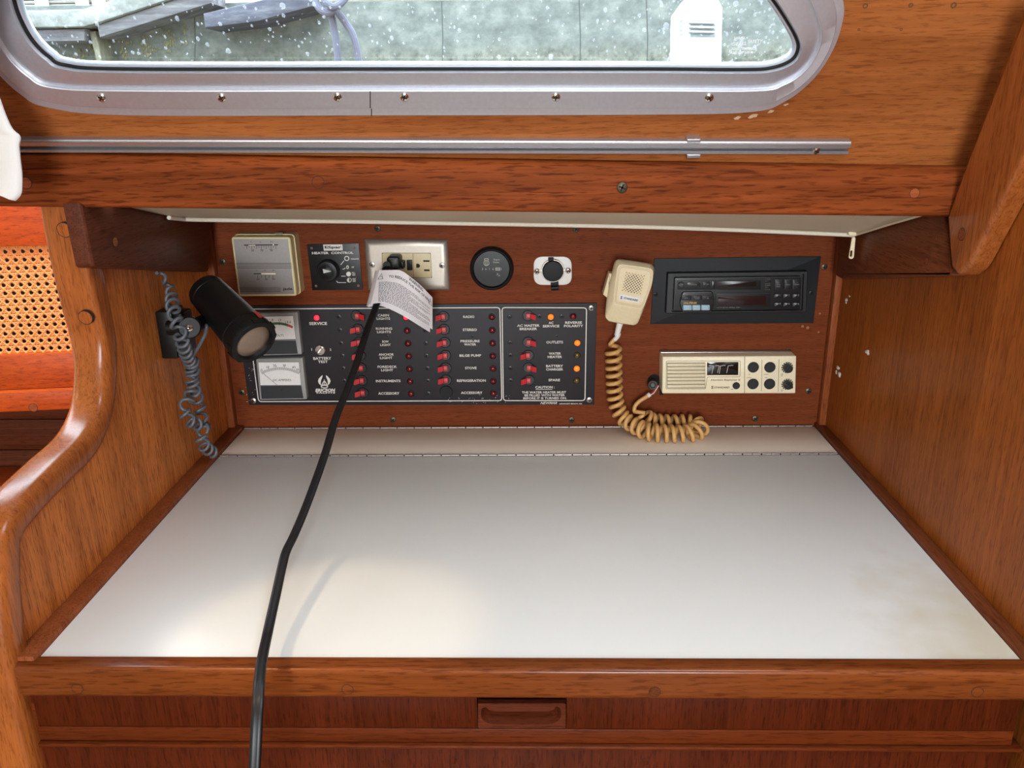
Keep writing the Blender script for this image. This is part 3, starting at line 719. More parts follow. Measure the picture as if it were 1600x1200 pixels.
def growth(m, z0, z1, c1, c2):
    """a band of algae and lime up to a ragged tide line between heights z0 and z1"""
    nt = m.node_tree; L = nt.links.new; b = nt.nodes['Principled BSDF']; src = b.inputs['Base Color'].links[0].from_socket
    tc = nt.nodes.new('ShaderNodeTexCoord'); sx = nt.nodes.new('ShaderNodeSeparateXYZ'); L(tc.outputs['Object'], sx.inputs[0])
    n = nt.nodes.new('ShaderNodeTexNoise'); n.inputs['Scale'].default_value = 5; n.inputs['Detail'].default_value = 8; n.inputs['Roughness'].default_value = .7; L(tc.outputs['Object'], n.inputs['Vector'])
    a = nt.nodes.new('ShaderNodeMath'); a.operation = 'MULTIPLY_ADD'; a.inputs[1].default_value = .22; L(n.outputs[0], a.inputs[0]); L(sx.outputs[2], a.inputs[2])
    mr = nt.nodes.new('ShaderNodeMapRange'); mr.inputs[1].default_value = z0+.11; mr.inputs[2].default_value = z1+.11; mr.inputs[3].default_value = 1; mr.inputs[4].default_value = 0; L(a.outputs[0], mr.inputs[0])
    n2 = nt.nodes.new('ShaderNodeTexNoise'); n2.inputs['Scale'].default_value = 14; n2.inputs['Detail'].default_value = 8; n2.inputs['Roughness'].default_value = .75; L(tc.outputs['Object'], n2.inputs['Vector'])
    r = ramp(nt, [(.36, lin(c1)), (.62, lin(c2))]); L(n2.outputs[0], r.inputs[0])
    mx = nt.nodes.new('ShaderNodeMix'); mx.data_type = 'RGBA'; L(mr.outputs[0], mx.inputs[0]); L(src, mx.inputs[6]); L(r.outputs[0], mx.inputs[7]); L(mx.outputs[2], b.inputs['Base Color'])
MOSSC = stone('mossy concrete', (102, 99, 71), (158, 158, 136), (184, 182, 167), (9, 9, 14))
TIMB = stone('weathered timber', (66, 65, 70), (98, 96, 98), (130, 128, 124), (3, 20, 30))
DTIM = stone('dark wet timber', (50, 51, 60), (70, 71, 80), (96, 97, 103), (5, 20, 30))
MOSS = stone('green moss', (88, 87, 53), (107, 105, 75), (124, 122, 97), (34, 34, 34))
QY = 4.0; Q = OUT(QY)
mb = MB(); mb.lohi((-8, QY, -1.5), (8, QY+.4, Q.px(800, -4)[1]))
# cast concrete drip ledge and seams
growth(CONC, Q.px(700, 96)[1], Q.px(700, 62)[1], (52, 55, 44), (112, 112, 100))
qw = mb.build('wall_quay', CONC, kind='structure', label='pale weathered concrete quay wall outside')
rnd = random.Random(5)
mb = MB()
for x in (303, 690, 905, 1010): 
    pstroke(mb, Q, [(x, 0), (x+2, 60), (x+1, 110)], 1.5, .001)
mb.build('formwork_seam', mat('concrete seam', (62, 64, 60), .9), qw)
mb = MB()
for i in range(26):
    x = rnd.uniform(110, 300); y = rnd.uniform(58, 96)-(x-110)*.06
    for k in range(8): mb.ball(Q.pt(x+rnd.uniform(-8, 8), y+rnd.uniform(-7, 7), .004), rnd.uniform(.002, .009), (1, .6, 1.4), 8)
mb.build('moss_tufts', MOSS, qw, kind='stuff')
mb = MB(); mb.lohi((-8, .9, -.9), (8, QY, -.75)); mb.build('ground_outside', CONC, kind='structure', label='water level outside')
def slab(name, label, cat, fr, L, w0, w1, m, bev=.01):
    mb = MB(); mb.prism(fr.pts(L, w1), fr.P, w0, w1, bev, 2); o = mb.build(name, m, loc=fr.pt(*L[0], w1)); tag(o, label, cat); return o
slab('concrete_ledge', 'mossy concrete ledge at the upper left outside the window', 'ledge', Q, [(-40, 14), (60, 16), (130, 14), (330, -48), (330, -23), (152, 36), (130, 42), (-40, 44)], .0, .25, stone('ledge concrete', (85, 87, 80), (119, 121, 116), (143, 145, 141), (8, 8, 14)))
slab('quay_timber', 'short level grey timber outside the lower left of the window', 'timber', Q, [(-30, 47), (132, 44.5), (132, 64), (-30, 67)], .0, .2, TIMB)
slab('quay_timber', 'long grey timber sloping up to the right outside the window', 'timber', Q, [(151, 39), (330, -20), (330, 5), (155, 59)], .0, .22, TIMB)
slab('quay_post', 'narrow greenish post between the two grey timbers outside', 'post', Q, [(138, 48), (149, 48), (160, 98), (151, 100)], .0, .15, stone('green post', (85, 83, 65), (112, 110, 92), (133, 130, 117), (20, 20, 8)))
slab('dark_timber', 'dark wet timber sloping outside the window left of the rope', 'timber', Q, [(317, 21), (500, -22), (496, 8), (400, 34), (320, 44)], .0, .3, DTIM)
# building far behind the ledge
B = OUT(9.0); sd = thing('outside_shed', 'pale slatted shed wall behind the mossy ledge', 'shed', tuple(B.pt(90, 0)))
mb = MB()
for k in range(9): 
    a = B.px(90, 24-6.2*k)[1]; b = B.px(90, 18.6-6.2*k)[1]; mb.lohi((B.px(-60, 0)[0], 9.0, a), (B.px(330, 0)[0], 9.06, b), .01)
mb.build('slats', stone('shed slats', (102, 99, 88), (121, 117, 109), (136, 133, 124), (1, 1, 30)), sd)
mb = MB(); mb.lohi((B.px(-60, 0)[0], 9.05, -1), (B.px(330, 0)[0], 9.2, 2.5)); mb.build('wall_board', stone('shed wall', (71, 73, 61), (90, 90, 80), (104, 104, 94), (2, 2, 8)), sd)
for x in (69, 132, 158):
    mb = MB(); mb.lohi((B.px(x-9, 10)[0], 8.93, -.4), (B.px(x+9, 10)[0], 9.0, 2.4), .01); mb.build('post', HULLW, sd)
# white rail of a neighbouring deck just above the quay wall
R3 = OUT(2.6)
slab('white_rail', 'white deck rail along the top edge of the view outside', 'rail', R3, [(486, 1), (900, -3), (900, -10), (486, -8)], -.05, .0, HULLW, .004)
# rope
RO = OUT(.75); ROPE = mat('grey braided rope', (84, 86, 98), .9, bump=1., bscale=700)
mb = MB(); kk = RO.k(530, 40)
def rp(L, r): mb.tube(resample([RO.P(*RO.px(x, y, w), w) for x, y, w in [tuple(p) for p in catmull(L, 8)]], 40), r*kk, 10)
rp([(508, -30, 0), (494, -6, .0), (498, 12, .01), (512, 20, .016), (526, 12, .016), (534, -6, .01), (530, -34, 0)], 5.6)
rp([(545, -30, 0), (540, -4, .012), (524, 10, .024), (510, 4, .024), (504, -12, .01)], 5.6)
rp([(516, 12, .012), (521, 40, .0), (526, 70, 0), (531, 125, 0)], 5.6)
rp([(524, 14, .02), (540, 36, 0), (554, 62, 0), (566, 125, 0)], 5.6)
ro = mb.build('hanging_rope', ROPE, loc=RO.pt(524, 20)); tag(ro, 'grey braided rope hanging knotted in the middle of the window view', 'rope')
# dock power pedestal
PEDW = mat('pedestal shell', (168, 174, 176), .5); PF = OUT(2.4); pd = thing('dock_pedestal', 'white dock power pedestal with louvres at the right of the window view', 'pedestal', tuple(PF.pt(1095, 200)))
z6 = zz(1000, 0, 5)
mb = MB(); b0 = PF.px(*z6(285, 600))[1]
q = [PF.px(*z6(x, y)) for x, y in ((285, 1700), (632, 1700), (640, 300), (648, 60), (610, -10), (520, -40), (400, -40), (330, 60), (305, 90), (300, 320))]
mb.prism(rpoly(q, .01, 3), PF.P, -.2, 0, .008, 3); mb.build('housing', PEDW, pd)
mb = MB(); mb.m = 0
for k, y in enumerate((150, 186, 222, 258)):
    pquad(mb, PF, [z6(395, y+6), z6(590, y+10), z6(590, y+30), z6(395, y+28)], .001, .003, 1)
    pquad(mb, PF, [z6(312, y+10), z6(335, y+2), z6(335, y+18), z6(312, y+24)], .001, .003, .5)
mb.build('louvre', mat('louvre shade', (112, 126, 130), .6), pd)
mb = MB()
for y in (168, 204, 240): pquad(mb, PF, [z6(385, y-2), z6(592, y+2), z6(592, y+18), z6(385, y+12)], .001, .018, 1, .002)
mb.build('louvre_blade', PEDW, pd)
mb = MB(); pstroke(mb, PF, [z6(300, 318), z6(636, 310)], 1.2, .0012); pstroke(mb, PF, [z6(360, 122), z6(640, 112), z6(632, 300)], 1.2, .0012); mb.build('cover_joint', mat('joint grey', (176, 190, 196), .6), pd)
# ================================================================== instruments on the panel
INK = mat('black ink', (40, 36, 34), .6); WINK = mat('white ink', (220, 214, 206), .6); GREYINK = mat('grey ink', (128, 122, 116), .6)
PLATE = mat('dark breaker plate', (36, 31, 35), .5, spec=.3, bump=.1, bscale=1500)
FACE = mat('meter dial white', (226, 222, 218), .5)
REDP = mat('red toggle plastic', (186, 36, 42), .38); REDM = mat('red scale', (190, 66, 54), .6); GREENM = mat('green scale', (62, 96, 56), .6)
SILV = mat('silver screw', (190, 186, 180), .3, 1.)
def led(name, c, e): return mat(name, c, .2, emit=e)
L_RED = led('lit red lamp', (255, 40, 56), 1.6); L_ORG = led('lit orange lamp', (255, 104, 26), 1.25)
L_DRED = mat('unlit red lamp', (112, 18, 26), .15); L_DAMB = mat('unlit amber lamp', (92, 74, 36), .15)

# ---------------------------------------------------------------- thermometer
z5 = zz(340, 350, 8); wT = .036
th = thing('thermometer', 'square cream thermometer with a silver face, topmost left on the panel', 'thermometer', tuple(PAN.pt(415, 415)))
fq = [z5(165, 160), z5(905, 160), z5(990, 902), z5(262, 905)]
q = rpoly(PAN.pts(fq, wT), .0042, 5)
mb = MB(); mb.prism(inset(q, -.0012), PAN.P, -.001, wT*.55, .0); mb.prism(q, PAN.P, wT*.5, wT, .0022, 4); mb.build('case', YCREAM, th, label='cream plastic case')
FACEM = brushed('silver thermometer face', (160, 155, 152), .36, 0)
q2 = inset(q, .0028); mb = MB(); mb.poly(q2, PAN.P, wT+.0002); mb.build('dial_face', FACEM, th, label='silver face with two scales')
mb = MB(); w = wT+.0005
def z5s(L, wd): pstroke(mb, PAN, [z5(*p) for p in L], wd/8, w)
for k, y in enumerate((492, 507, 521, 535, 551)): z5s([(230+k*1.5, y), (925+k*1.5, y)], 5 if k in (0, 4) else 3.5)
for k, y in enumerate((792, 806, 820, 834, 845)): z5s([(272+k*2, y), (790, y)], 4)
for k in range(13): z5s([(365+k*30.2, 272), (367+k*30.2, 312 if k % 2 == 0 else 294)], 5)
for k in range(5): z5s([(500+k*48, 640), (502+k*48, 672)], 5)
for t, x, y in (('50', 437, 330), ('70', 553, 330), ('90', 672, 328), ('50', 505, 690), ('70', 606, 690), ('90', 700, 688)): ptext(mb, PAN, t, *z5(x, y), w, 26/8)
for t, x, y in (('10', 420, 226), ('20', 535, 226), ('30 C', 675, 224), ('10', 487, 582), ('20', 590, 580), ('30 C', 702, 580)): ptext(mb, PAN, t, *z5(x, y), w, 15/8)
ptext(mb, PAN, 'jade', *z5(875, 815), w, 46/8, 120/8, shear=.15, bold=.03)
z5s([(330, 264), (755, 260)], 14)
z5s([(450, 622), (545, 622)], 12); mb.build('scale_lettering', INK, th, normals=False, flat=True)
mb = MB()
w = wT+.0008; z5s([(385, 268), (470, 266)], 7); mb.build('upper_pointer', CREAM2, th); mb = MB(); z5s([(545, 622), (725, 622)], 16); mb.build('lower_window', CREAM2, th); mb = MB(); z5s([(690, 258), (702, 258)], 20); mb.build('setting_mark', CREAM2, th)
mb = MB(); pquad(mb, PAN, [z5(345, 128), z5(880, 118), z5(880, 150), z5(345, 150)], .006, .012, 1, .001); mb.build('top_slot', CREAM2, th)
mb = MB(); a = PAN.pt(*z5(780, 140), .016); mb.cyl(a-Vector((.0048, 0, 0)), a+Vector((.0048, 0, 0)), .0042, n=18)
mb.build('setting_wheel', mat('grey wheel', (128, 120, 104), .5), th)

# ---------------------------------------------------------------- heater control
zh = zz(470, 370, 12.63)
hc = thing('heater_control', 'small square black heater control with a round knob', 'control', tuple(PAN.pt(522, 417)))
mb = MB(); pquad(mb, PAN, [zh(118, 150), zh(1140, 130), zh(1225, 1045), zh(228, 1055)], -.001, .0016, 0, .0003)
mb.build('face_plate', mat('gloss black plate', (11, 11, 13), .35, spec=.35), hc)
mb = MB(); w = .0019
pquad(mb, PAN, [zh(440, 152), zh(820, 150), zh(828, 268), zh(455, 275)], .0015, w)
ptext(mb, PAN, 'HEATER  CONTROL', *zh(630, 318), w, 48/12.63, 820/12.63, bold=.03)
def zs(L, wd=12, closed=False): pstroke(mb, PAN, [zh(*p) for p in L], wd/12.63, w, closed)
zs(circ(907, 427, 42, 20), 16, True); zs(circ(922, 600, 19, 16, 30), 13, True)
mb.poly(PAN.pts([zh(*p) for p in circ(943, 735, 47, 24)], w), PAN.P, w)
zs(circ(955, 855, 42, 20), 10, True); mb.poly(PAN.pts([zh(955+44*cos(a*pi/12+pi/2), 855-44*sin(a*pi/12+pi/2)) for a in range(13)], w), PAN.P, w)
zs([(785, 555), (855, 470)]); zs([(820, 637), (855, 637), (880, 612)]); zs([(800, 777), (885, 777)]); zs([(705, 872), (730, 903), (895, 903)])
for t, x, y, wd, h in (('VENTILATION', 1065, 437, 165, 30), ('OFF', 1025, 600, 50, 32), ('FULL', 1042, 712, 64, 34), ('HEAT', 1048, 752, 64, 34), ('HALF', 1052, 832, 64, 34), ('HEAT', 1056, 872, 64, 34)): ptext(mb, PAN, t, *zh(x, y), w, h/12.63, wd/12.63, bold=.01)
mb.build('face_lettering', WINK, hc, normals=False, flat=True)
mb = MB(); ptext(mb, PAN, 'ESpar', *zh(636, 212), .0022, 68/12.63, 330/12.63, bold=.035); mb.build('badge_lettering', INK, hc, normals=False, flat=True)
for x, y in ((212, 225), (1055, 222), (302, 970), (1135, 965)):
    mb = MB(); pcyl(mb, PAN, *zh(x, y), .001, .0022, 25/12.63); mb.build('rivet', mat('brown rivet', (110, 80, 64), .6), hc)
kx, ky = zh(512, 690); k = PAN.k(kx, ky, .014); c = PAN.px(kx, ky, .014); mb = MB(); r = 17.6*k
mb.lathe(PAN.P(c[0], c[1], .001), PAN.N, [(r*1.0, 0), (r*1.0, .004), (r*.98, .008), (r*.9, .012), (r*.86, .0132), (r*.5, .0142), (r*.46, .0148), (0, .0148)], 40)
kn = mb.build('knob', BLACK, hc, angle=50)
mb = MB(); mb.poly(PAN.pts([zh(430, 632), zh(605, 682), zh(450, 722)], .0162), PAN.P, .0162); mb.build('pointer', mat('pointer grey', (190, 186, 180), .5), kn, normals=False)

# ---------------------------------------------------------------- mains outlet
zo = zz(540, 360, 6.667)
ou = thing('wall_outlet', 'brushed steel mains outlet plate with a black plug in it', 'outlet', tuple(PAN.pt(636, 414)))
q = PAN.pts([zo(192, 90), zo(1065, 94), zo(1087, 622), zo(233, 622)], .001); R = []
for d_, w in ((0, -.001), (0, .0010), (.0014, .0022), (.003, .0038), (.0048, .0050), (.0064, .0056), (.0078, .0058), (.009, .0058)): R.append([PAN.P(*p, w) for p in inset(q, d_)])
mb = MB(); mb.rings(R); mb.build('cover_plate', STEEL, ou, angle=50)
IV = mat('ivory outlet', (206, 188, 144), .42)
mb = MB(); pquad(mb, PAN, [zo(381, 236), zo(884, 238), zo(897, 492), zo(384, 490)], .001, .0078, 2, .0006); mb.build('receptacle', IV, ou, label='ivory duplex receptacle')
mb = MB(); w = .0081
pstroke(mb, PAN, [zo(553, 240), zo(556, 488)], .5, w); pstroke(mb, PAN, [zo(702, 240), zo(709, 488)], .5, w)
pstroke(mb, PAN, [zo(381, 236), zo(884, 238), zo(897, 492), zo(384, 490)], .9, .00615, True)
for L in ([(808, 310), (874, 311), (874, 328), (809, 327)], [(817, 406), (875, 407), (876, 425), (818, 424)]): mb.poly(PAN.pts([zo(*p) for p in L], w), PAN.P, w)
mb.poly(PAN.pts([zo(735, 348), zo(752, 346), zo(768, 352), zo(776, 368), zo(770, 384), zo(756, 390), zo(736, 388)], w), PAN.P, w)
mb.build('slots', SLOT, ou, normals=False, flat=True)
mb = MB(); pquad(mb, PAN, [zo(634, 308), zo(693, 307), zo(699, 417), zo(640, 418)], .007, .0092, 1, .0006); mb.build('test_button', BLACK, ou)
for x, y in ((277, 358), (1005, 365)): screw(ou, PAN.pt(*zo(x, y), .006), PAN.N, 30/6.667*PAN.k(636, 414), SILV, SLOT, name='plate_screw', dome=.25, rot=.9)

# ---------------------------------------------------------------- plug with its flat black cord
CORDB = mat('black cord rubber', (20, 21, 24), .42)
pw = thing('power_lead', 'black power lead plugged into the steel outlet and crossing the chart table', 'cord', tuple(PAN.pt(615, 410, .02)))
mb = MB(); q = rpoly(PAN.pts([zo(428, 290), zo(450, 272), zo(545, 272), zo(562, 290), zo(568, 400), zo(555, 415), zo(430, 410)], .03), .002, 4)
mb.prism(q, PAN.P, .0075, .032, .003, 3); pl = mb.build('plug', BLACK, pw)
mb = MB(); pquad(mb, PAN, [zo(570, 325), zo(604, 330), zo(606, 400), zo(572, 402)], .0075, .024, 1, .001); pquad(mb, PAN, [zo(396, 345), zo(430, 345), zo(432, 400), zo(396, 400)], .0075, .02, 1, .001); mb.build('plug_grip', BLACK, pl)
P0 = PAN.pt(*zo(440, 385), .03); P1 = PAN.pt(604, 414, .047)
mb = MB(); mb.cyl(P0, P1, .0066, .0048, 16); mb.build('strain_relief', BLACK, pl)
path = [(606, 417, -.046), (601, 424, -.052), (594, 450, -.060), (587, 480, -.072), (572, 520, -.12), (558, 565, -.165), (542, 610, -.215), (524, 655, -.26), (507, 712, -.31), (480, 787, -.365), (460, 835, -.40), (447, 862, -.425), (441, 884, -.442), (431, 930, -.475), (419, 985, -.515), (408, 1040, -.562), (403, 1100, -.60), (398, 1200, -.622), (394, 1290, -.63), (392, 1420, -.635)]
def onY(px, py, y): return OUT(y).pt(px, py)
cp = resample(catmull([onY(*p) for p in path], 8), 150)
sh8 = []
for k in range(20):
    a = 2*pi*k/20; x = .0043*cos(a); rr = .0022
    if abs(x) > .0021: cxx = .0021*(1 if x > 0 else -1); th_ = a; x = cxx+.0023*cos(a); y = .0023*sin(a)
    else: y = .0023*(1 if sin(a) > 0 else -1)*(.72+.28*abs(x)/.0021)
    sh8.append((x, y))
mb = MB(); mb.tube(cp, .003, shape=sh8); mb.build('flat_cord', CORDB, pw, angle=50)

# ---------------------------------------------------------------- warning tag on the cord
TAGM = mat('white tag paper', (226, 220, 222), .7)
tg = thing('warning_tag', 'white printed warning tag folded round the cord below the outlet', 'tag', tuple(PAN.pt(620, 450, .07)))
tc_ = [(350, 415, .063), (465, 413, .070), (580, 420, .074), (700, 505, .076), (800, 590, .072), (905, 700, .060)]
bc_ = [(263, 768, .079), (390, 757, .084), (530, 810, .083), (660, 880, .080), (780, 955, .074), (905, 1032, .062)]
def tagpts(L, dw=0, dx=0, dy=0): return resample(catmull([PAN.pt(*zo(x+dx, y+dy), w+dw) for x, y, w in L], 8), 41)
TT, TB = tagpts(tc_), tagpts(bc_)
def tagP(s, t):
    f = max(0, min(.99999, s))*40; i = int(f); f -= i; a = TT[i].lerp(TT[i+1], f); b = TB[i].lerp(TB[i+1], f); return a.lerp(b, t)
mb = MB(); mb.grid(tagP, 40, 6); mb.build('front_leaf', TAGM, tg, normals=False)
T2, B2 = tagpts(tc_, -.024, -18, 12), tagpts(bc_, -.022, -26, 30)
mb = MB(); mb.grid(lambda s, t: T2[int(round(s*40))].lerp(B2[int(round(s*40))], t), 40, 4)
# fold round the cord on the left
mb.grid(lambda s, t: (TT[0].lerp(T2[0], s)).lerp(TB[0].lerp(B2[0], s), t)+Vector((-.004*sin(pi*s), 0, 0)), 6, 4)
mb.build('rear_leaf', TAGM, tg, normals=False)
mb = MB()
tn = ((TT[20]-TT[0]).cross(TB[0]-TT[0])).normalized(); tn = -tn if tn.y > 0 else tn
def tagfn(u, v, w): return tagP(u, v)+tn*.0006
def ttext(t, s, v, ds, dv, bold=.02):
    V, Fc, _ = textshape(t, 2, bold, 1.); mb.add([tagfn(s+x*ds, v-y*dv, 0) for x, y in V], Fc)
ttext('TO REDUCE THE RISK OF FIRE,', .56, .2, .74, .085); ttext('WARNING', .63, .065, .27, .095)
def tstroke(L, wd): mb.stroke(L, wd, tagfn, 0)
for s in (.06, .95): mb.stroke([(s-.04, .27), (s, .10), (s+.04, .27)], .011, tagfn, 0, True); mb.stroke([(s, .17), (s, .215)], .009, tagfn, 0)
rnd = random.Random(9)
for k in range(17):
    t = .36+k*.036; s = .05+.004*k; end = rnd.choice([.93, .95, .9, .7, .94, .96])
    if k in (3, 8): end = .55
    while s < end:
        l = rnd.uniform(.012, .045); mb.add([tagfn(a, b, 0) for a, b in ((s, t), (min(end, s+l), t), (min(end, s+l), t+.015), (s, t+.015))], [(0, 1, 2, 3)]); s += l+.011
mb.build('tag_print', INK, tg, normals=False, flat=True)

# ---------------------------------------------------------------- hour meter
ze = zz(720, 370, 8)
hm = thing('hour_meter', 'round black engine hour meter', 'gauge', tuple(PAN.pt(768, 421)))
k = PAN.k(768, 421, .008); c = PAN.px(*ze(384, 405), .008); r = 34.6*k
mb = MB(); mb.lathe(PAN.P(*c, -.001), PAN.N, [(r, 0), (r, .003), (r*.985, .006), (r*.93, .0092), (r*.87, .0098), (r*.82, .0086), (r*.80, .007)], 56); mb.build('bezel', mat('hour meter bezel', (20, 20, 22), .34), hm, angle=50)
mb = MB(); mb.lathe(PAN.P(*c, .004), PAN.N, [(r*.81, 0), (r*.81, .002), (0, .0021)], 48); mb.build('dial', mat('hour meter dial', (20, 21, 23), .25, spec=.35), hm)
mb = MB(); w = .0065
def es(L, wd, cl=False): pstroke(mb, PAN, [ze(*p) for p in L], wd/8, w, cl)
es(circ(320, 328, 32, 22), 8, True); es([(298, 296), (298, 274), (342, 274), (342, 296)], 8); es([(309, 312), (331, 312), (331, 346), (309, 346)], 5, True); es([(309, 329), (331, 329)], 4)
for t, x, y, h in (('Engine', 449, 288, 28), ('Hours', 442, 318, 22), ('3', 270, 402, 28), ('6', 314, 402, 28), ('1', 358, 402, 28), ('6', 402, 402, 28), ('1', 456, 458, 22), ('10', 478, 484, 20), ('1', 505, 402, 28)): ptext(mb, PAN, t, *ze(x, y), w, h/8)
es([(448, 484), (470, 458)], 4); mb.poly(PAN.pts([ze(432, 384), ze(490, 384), ze(490, 422), ze(432, 422)], w), PAN.P, w)
mb.build('dial_lettering', mat('hour meter print', (176, 172, 164), .6), hm, normals=False, flat=True)
mb = MB(); ptext(mb, PAN, '08', *ze(461, 403), .0068, 26/8); mb.build('tenths_digit', INK, hm, normals=False, flat=True)

# ---------------------------------------------------------------- twelve volt socket
sk = thing('power_socket', 'white oval power socket with a black rubber cap', 'socket', tuple(PAN.pt(864, 424)))
mb = MB(); q = PAN.pts([ze(910, 248), ze(1385, 248), ze(1388, 602), ze(912, 602)], .002); mb.prism(rpoly(q, .0125, 8), PAN.P, -.001, .0024, .0006); mb.build('mount_plate', WHITE, sk)
k = PAN.k(864, 424, .006); c = PAN.px(*ze(1150, 425), .006)
mb = MB(); mb.lathe(PAN.P(*c, .002), PAN.N, [(150/8*k, 0), (150/8*k, .004), (142/8*k, .006), (134/8*k, .006), (132/8*k, .003)], 40); mb.build('chrome_ring', CHROME, sk)
mb = MB(); mb.lathe(PAN.P(*c, .003), PAN.N, [(130/8*k, 0), (130/8*k, .006), (122/8*k, .0076), (60/8*k, .0082), (0, .0082)], 40)
mb.prism(rpoly(PAN.pts([ze(1092, 262), ze(1160, 262), ze(1165, 330), ze(1092, 330)], .008), .0008), PAN.P, .004, .0082, .0006)
mb.prism(rpoly(PAN.pts([ze(1122, 540), ze(1218, 540), ze(1224, 610), ze(1124, 615)], .006), .0008), PAN.P, .002, .007, .0006)
a, b = PAN.pt(*ze(1127, 640), .006), PAN.pt(*ze(1224, 634), .006); mb.cyl(a, b, .0036, n=16)
mb.build('rubber_cap', RUBBER, sk, angle=50)
for x, y in ((953, 432), (1342, 422)): screw(sk, PAN.pt(*ze(x, y), .0024), PAN.N, 40/8*k, CHROME, SLOT, name='plate_screw', dome=.45, rot=.2)

# ---------------------------------------------------------------- breaker panel
z1 = zz(320, 340, 4); z2 = zz(680, 340, 4); z3 = zz(380, 475, 7.5)
bp = thing('breaker_panel', 'wide dark breaker panel with red toggles and two meters', 'panel', tuple(PAN.pt(650, 555)))
w0 = .0026
mb = MB(); pquad(mb, PAN, [(368, 478), (932.5, 473.5), (928.5, 632.5), (389, 633)], -.001, w0, 0, .0005); mb.build('plate', PLATE, bp, label='dark plate with white border lines')
mb = MB(); w = w0+.0003
def bst(L, wd=1.3, cl=False, ww=None): pstroke(mb, PAN, L, wd, ww or w, cl)
bst(rpoly([(385, 483), (781, 480.5), (784, 626), (404, 627.5)], 5), 1.5, True); bst(rpoly([(784.5, 480.5), (916.5, 481), (914, 626), (786.5, 626)], 5), 1.5, True)
S = [('SERVICE', 497, 505.5, 28, 4.8), ('1', 487, 546, None, 4.2), ('2', 516.5, 546.3, None, 3.6), ('BATTERY', 503.5, 560, 28, 4.4), ('TEST', 504.5, 565.3, 15, 4)]
for L, x, y, wd in (('CABIN|LIGHTS', 599, 495.3, 21), ('RUNNING|LIGHTS', 600, 516, 25.5), ('BOW|LIGHT', 602.3, 536.3, 16.5), ('ANCHOR|LIGHT', 603.5, 556.5, 23.5), ('FOREDECK|LIGHT', 605, 575.7, 30), ('INSTRUMENTS', 606.5, 595.3, 38.5), ('ACCESSORY', 607.5, 614.7, 33),
                    ('RADIO', 732.5, 495, 17.5), ('STEREO', 734, 515.3, 22), ('PRESSURE|WATER', 734.5, 535.6, 30), ('BILGE PUMP', 735, 555.5, 34), ('STOVE', 735.7, 575, 18), ('REFRIGERATION', 736.5, 594.7, 45), ('ACCESSORY', 737, 613.7, 33.5),
                    ('AC MASTER|BREAKER', 825.5, 511.3, 35), ('AC|SERVICE', 861, 507, 26), ('REVERSE|POLARITY', 896.2, 506.7, 30), ('OUTLETS', 866.7, 534.7, 26), ('WATER|HEATER', 867, 555, 22.5), ('BATTERY|CHARGER', 866.5, 574.5, 26.5), ('SPARE', 866, 593.8, 18)):
    ln = L.split('|'); mx_ = max(len(a) for a in ln)
    for i, a in enumerate(ln): S.append((a, x, y+(i-(len(ln)-1)/2)*5.2, wd*len(a)/mx_, 3.9 if len(ln) > 1 else 4.1))
S += [('CAUTION :', 851.5, 605, 30, 4.2), ('THE WATER HEATER MUST', 850, 613, 69, 3.7), ('BE FILLED WITH WATER', 851, 617.5, 63, 3.7), ('BEFORE IT IS TURNED ON.', 851.5, 622.2, 68, 3.7), ('NEWPORT BEACH, CA.', 892, 631, 36, 2.4)]
for t, x, y, wd, h in S: ptext(mb, PAN, t, x, y, w, h, wd, bold=.022)
bst([(837, 608.6), (863, 608.4)], .8); ptext(mb, PAN, 'NEWMAR', 858, 629.7, w, 4, 26, shear=.4)
# maker's mark: horned helmet and name
for sg in (1, -1):
    L = [(930, 833), (908, 850), (884, 878), (877, 905), (888, 935), (913, 956), (908, 930), (912, 895), (924, 866), (930, 850)]
    L = [(950+(x-950)*sg, y) for x, y in L]; q = PAN.pts([z3(*p) for p in L], w); mb.poly(q, PAN.P, w)
bst([z3(*p) for p in circ(952, 968, 38, 26, 14)], 1.3, True); bst([z3(915, 962), z3(940, 912), z3(950, 900), z3(962, 912), z3(990, 962)], 1.4); bst([z3(950, 885), z3(950, 955)], 1.2); bst([z3(930, 945), z3(972, 945)], 1)
ptext(mb, PAN, 'ERICSON', *z3(962, 1010), w, 5.2, 30, shear=.25, bold=.045); ptext(mb, PAN, 'YACHTS', *z3(962, 1040), w, 2.8, 31, shear=.25, bold=.03)
rnd = random.Random(21)
for i in range(60):
    x, y = (rnd.uniform(700, 800), 624+rnd.gauss(0, 3)) if i < 40 else (rnd.uniform(384, 400), rnd.uniform(560, 630))
    y = min(y, 630); bst([(x, y), (x+rnd.uniform(-2, 2), y+rnd.uniform(-2, 1))], rnd.uniform(.2, .5))
mb.build('panel_lettering', WINK, bp, normals=False, flat=True, label='white labels, borders and horned helmet mark')
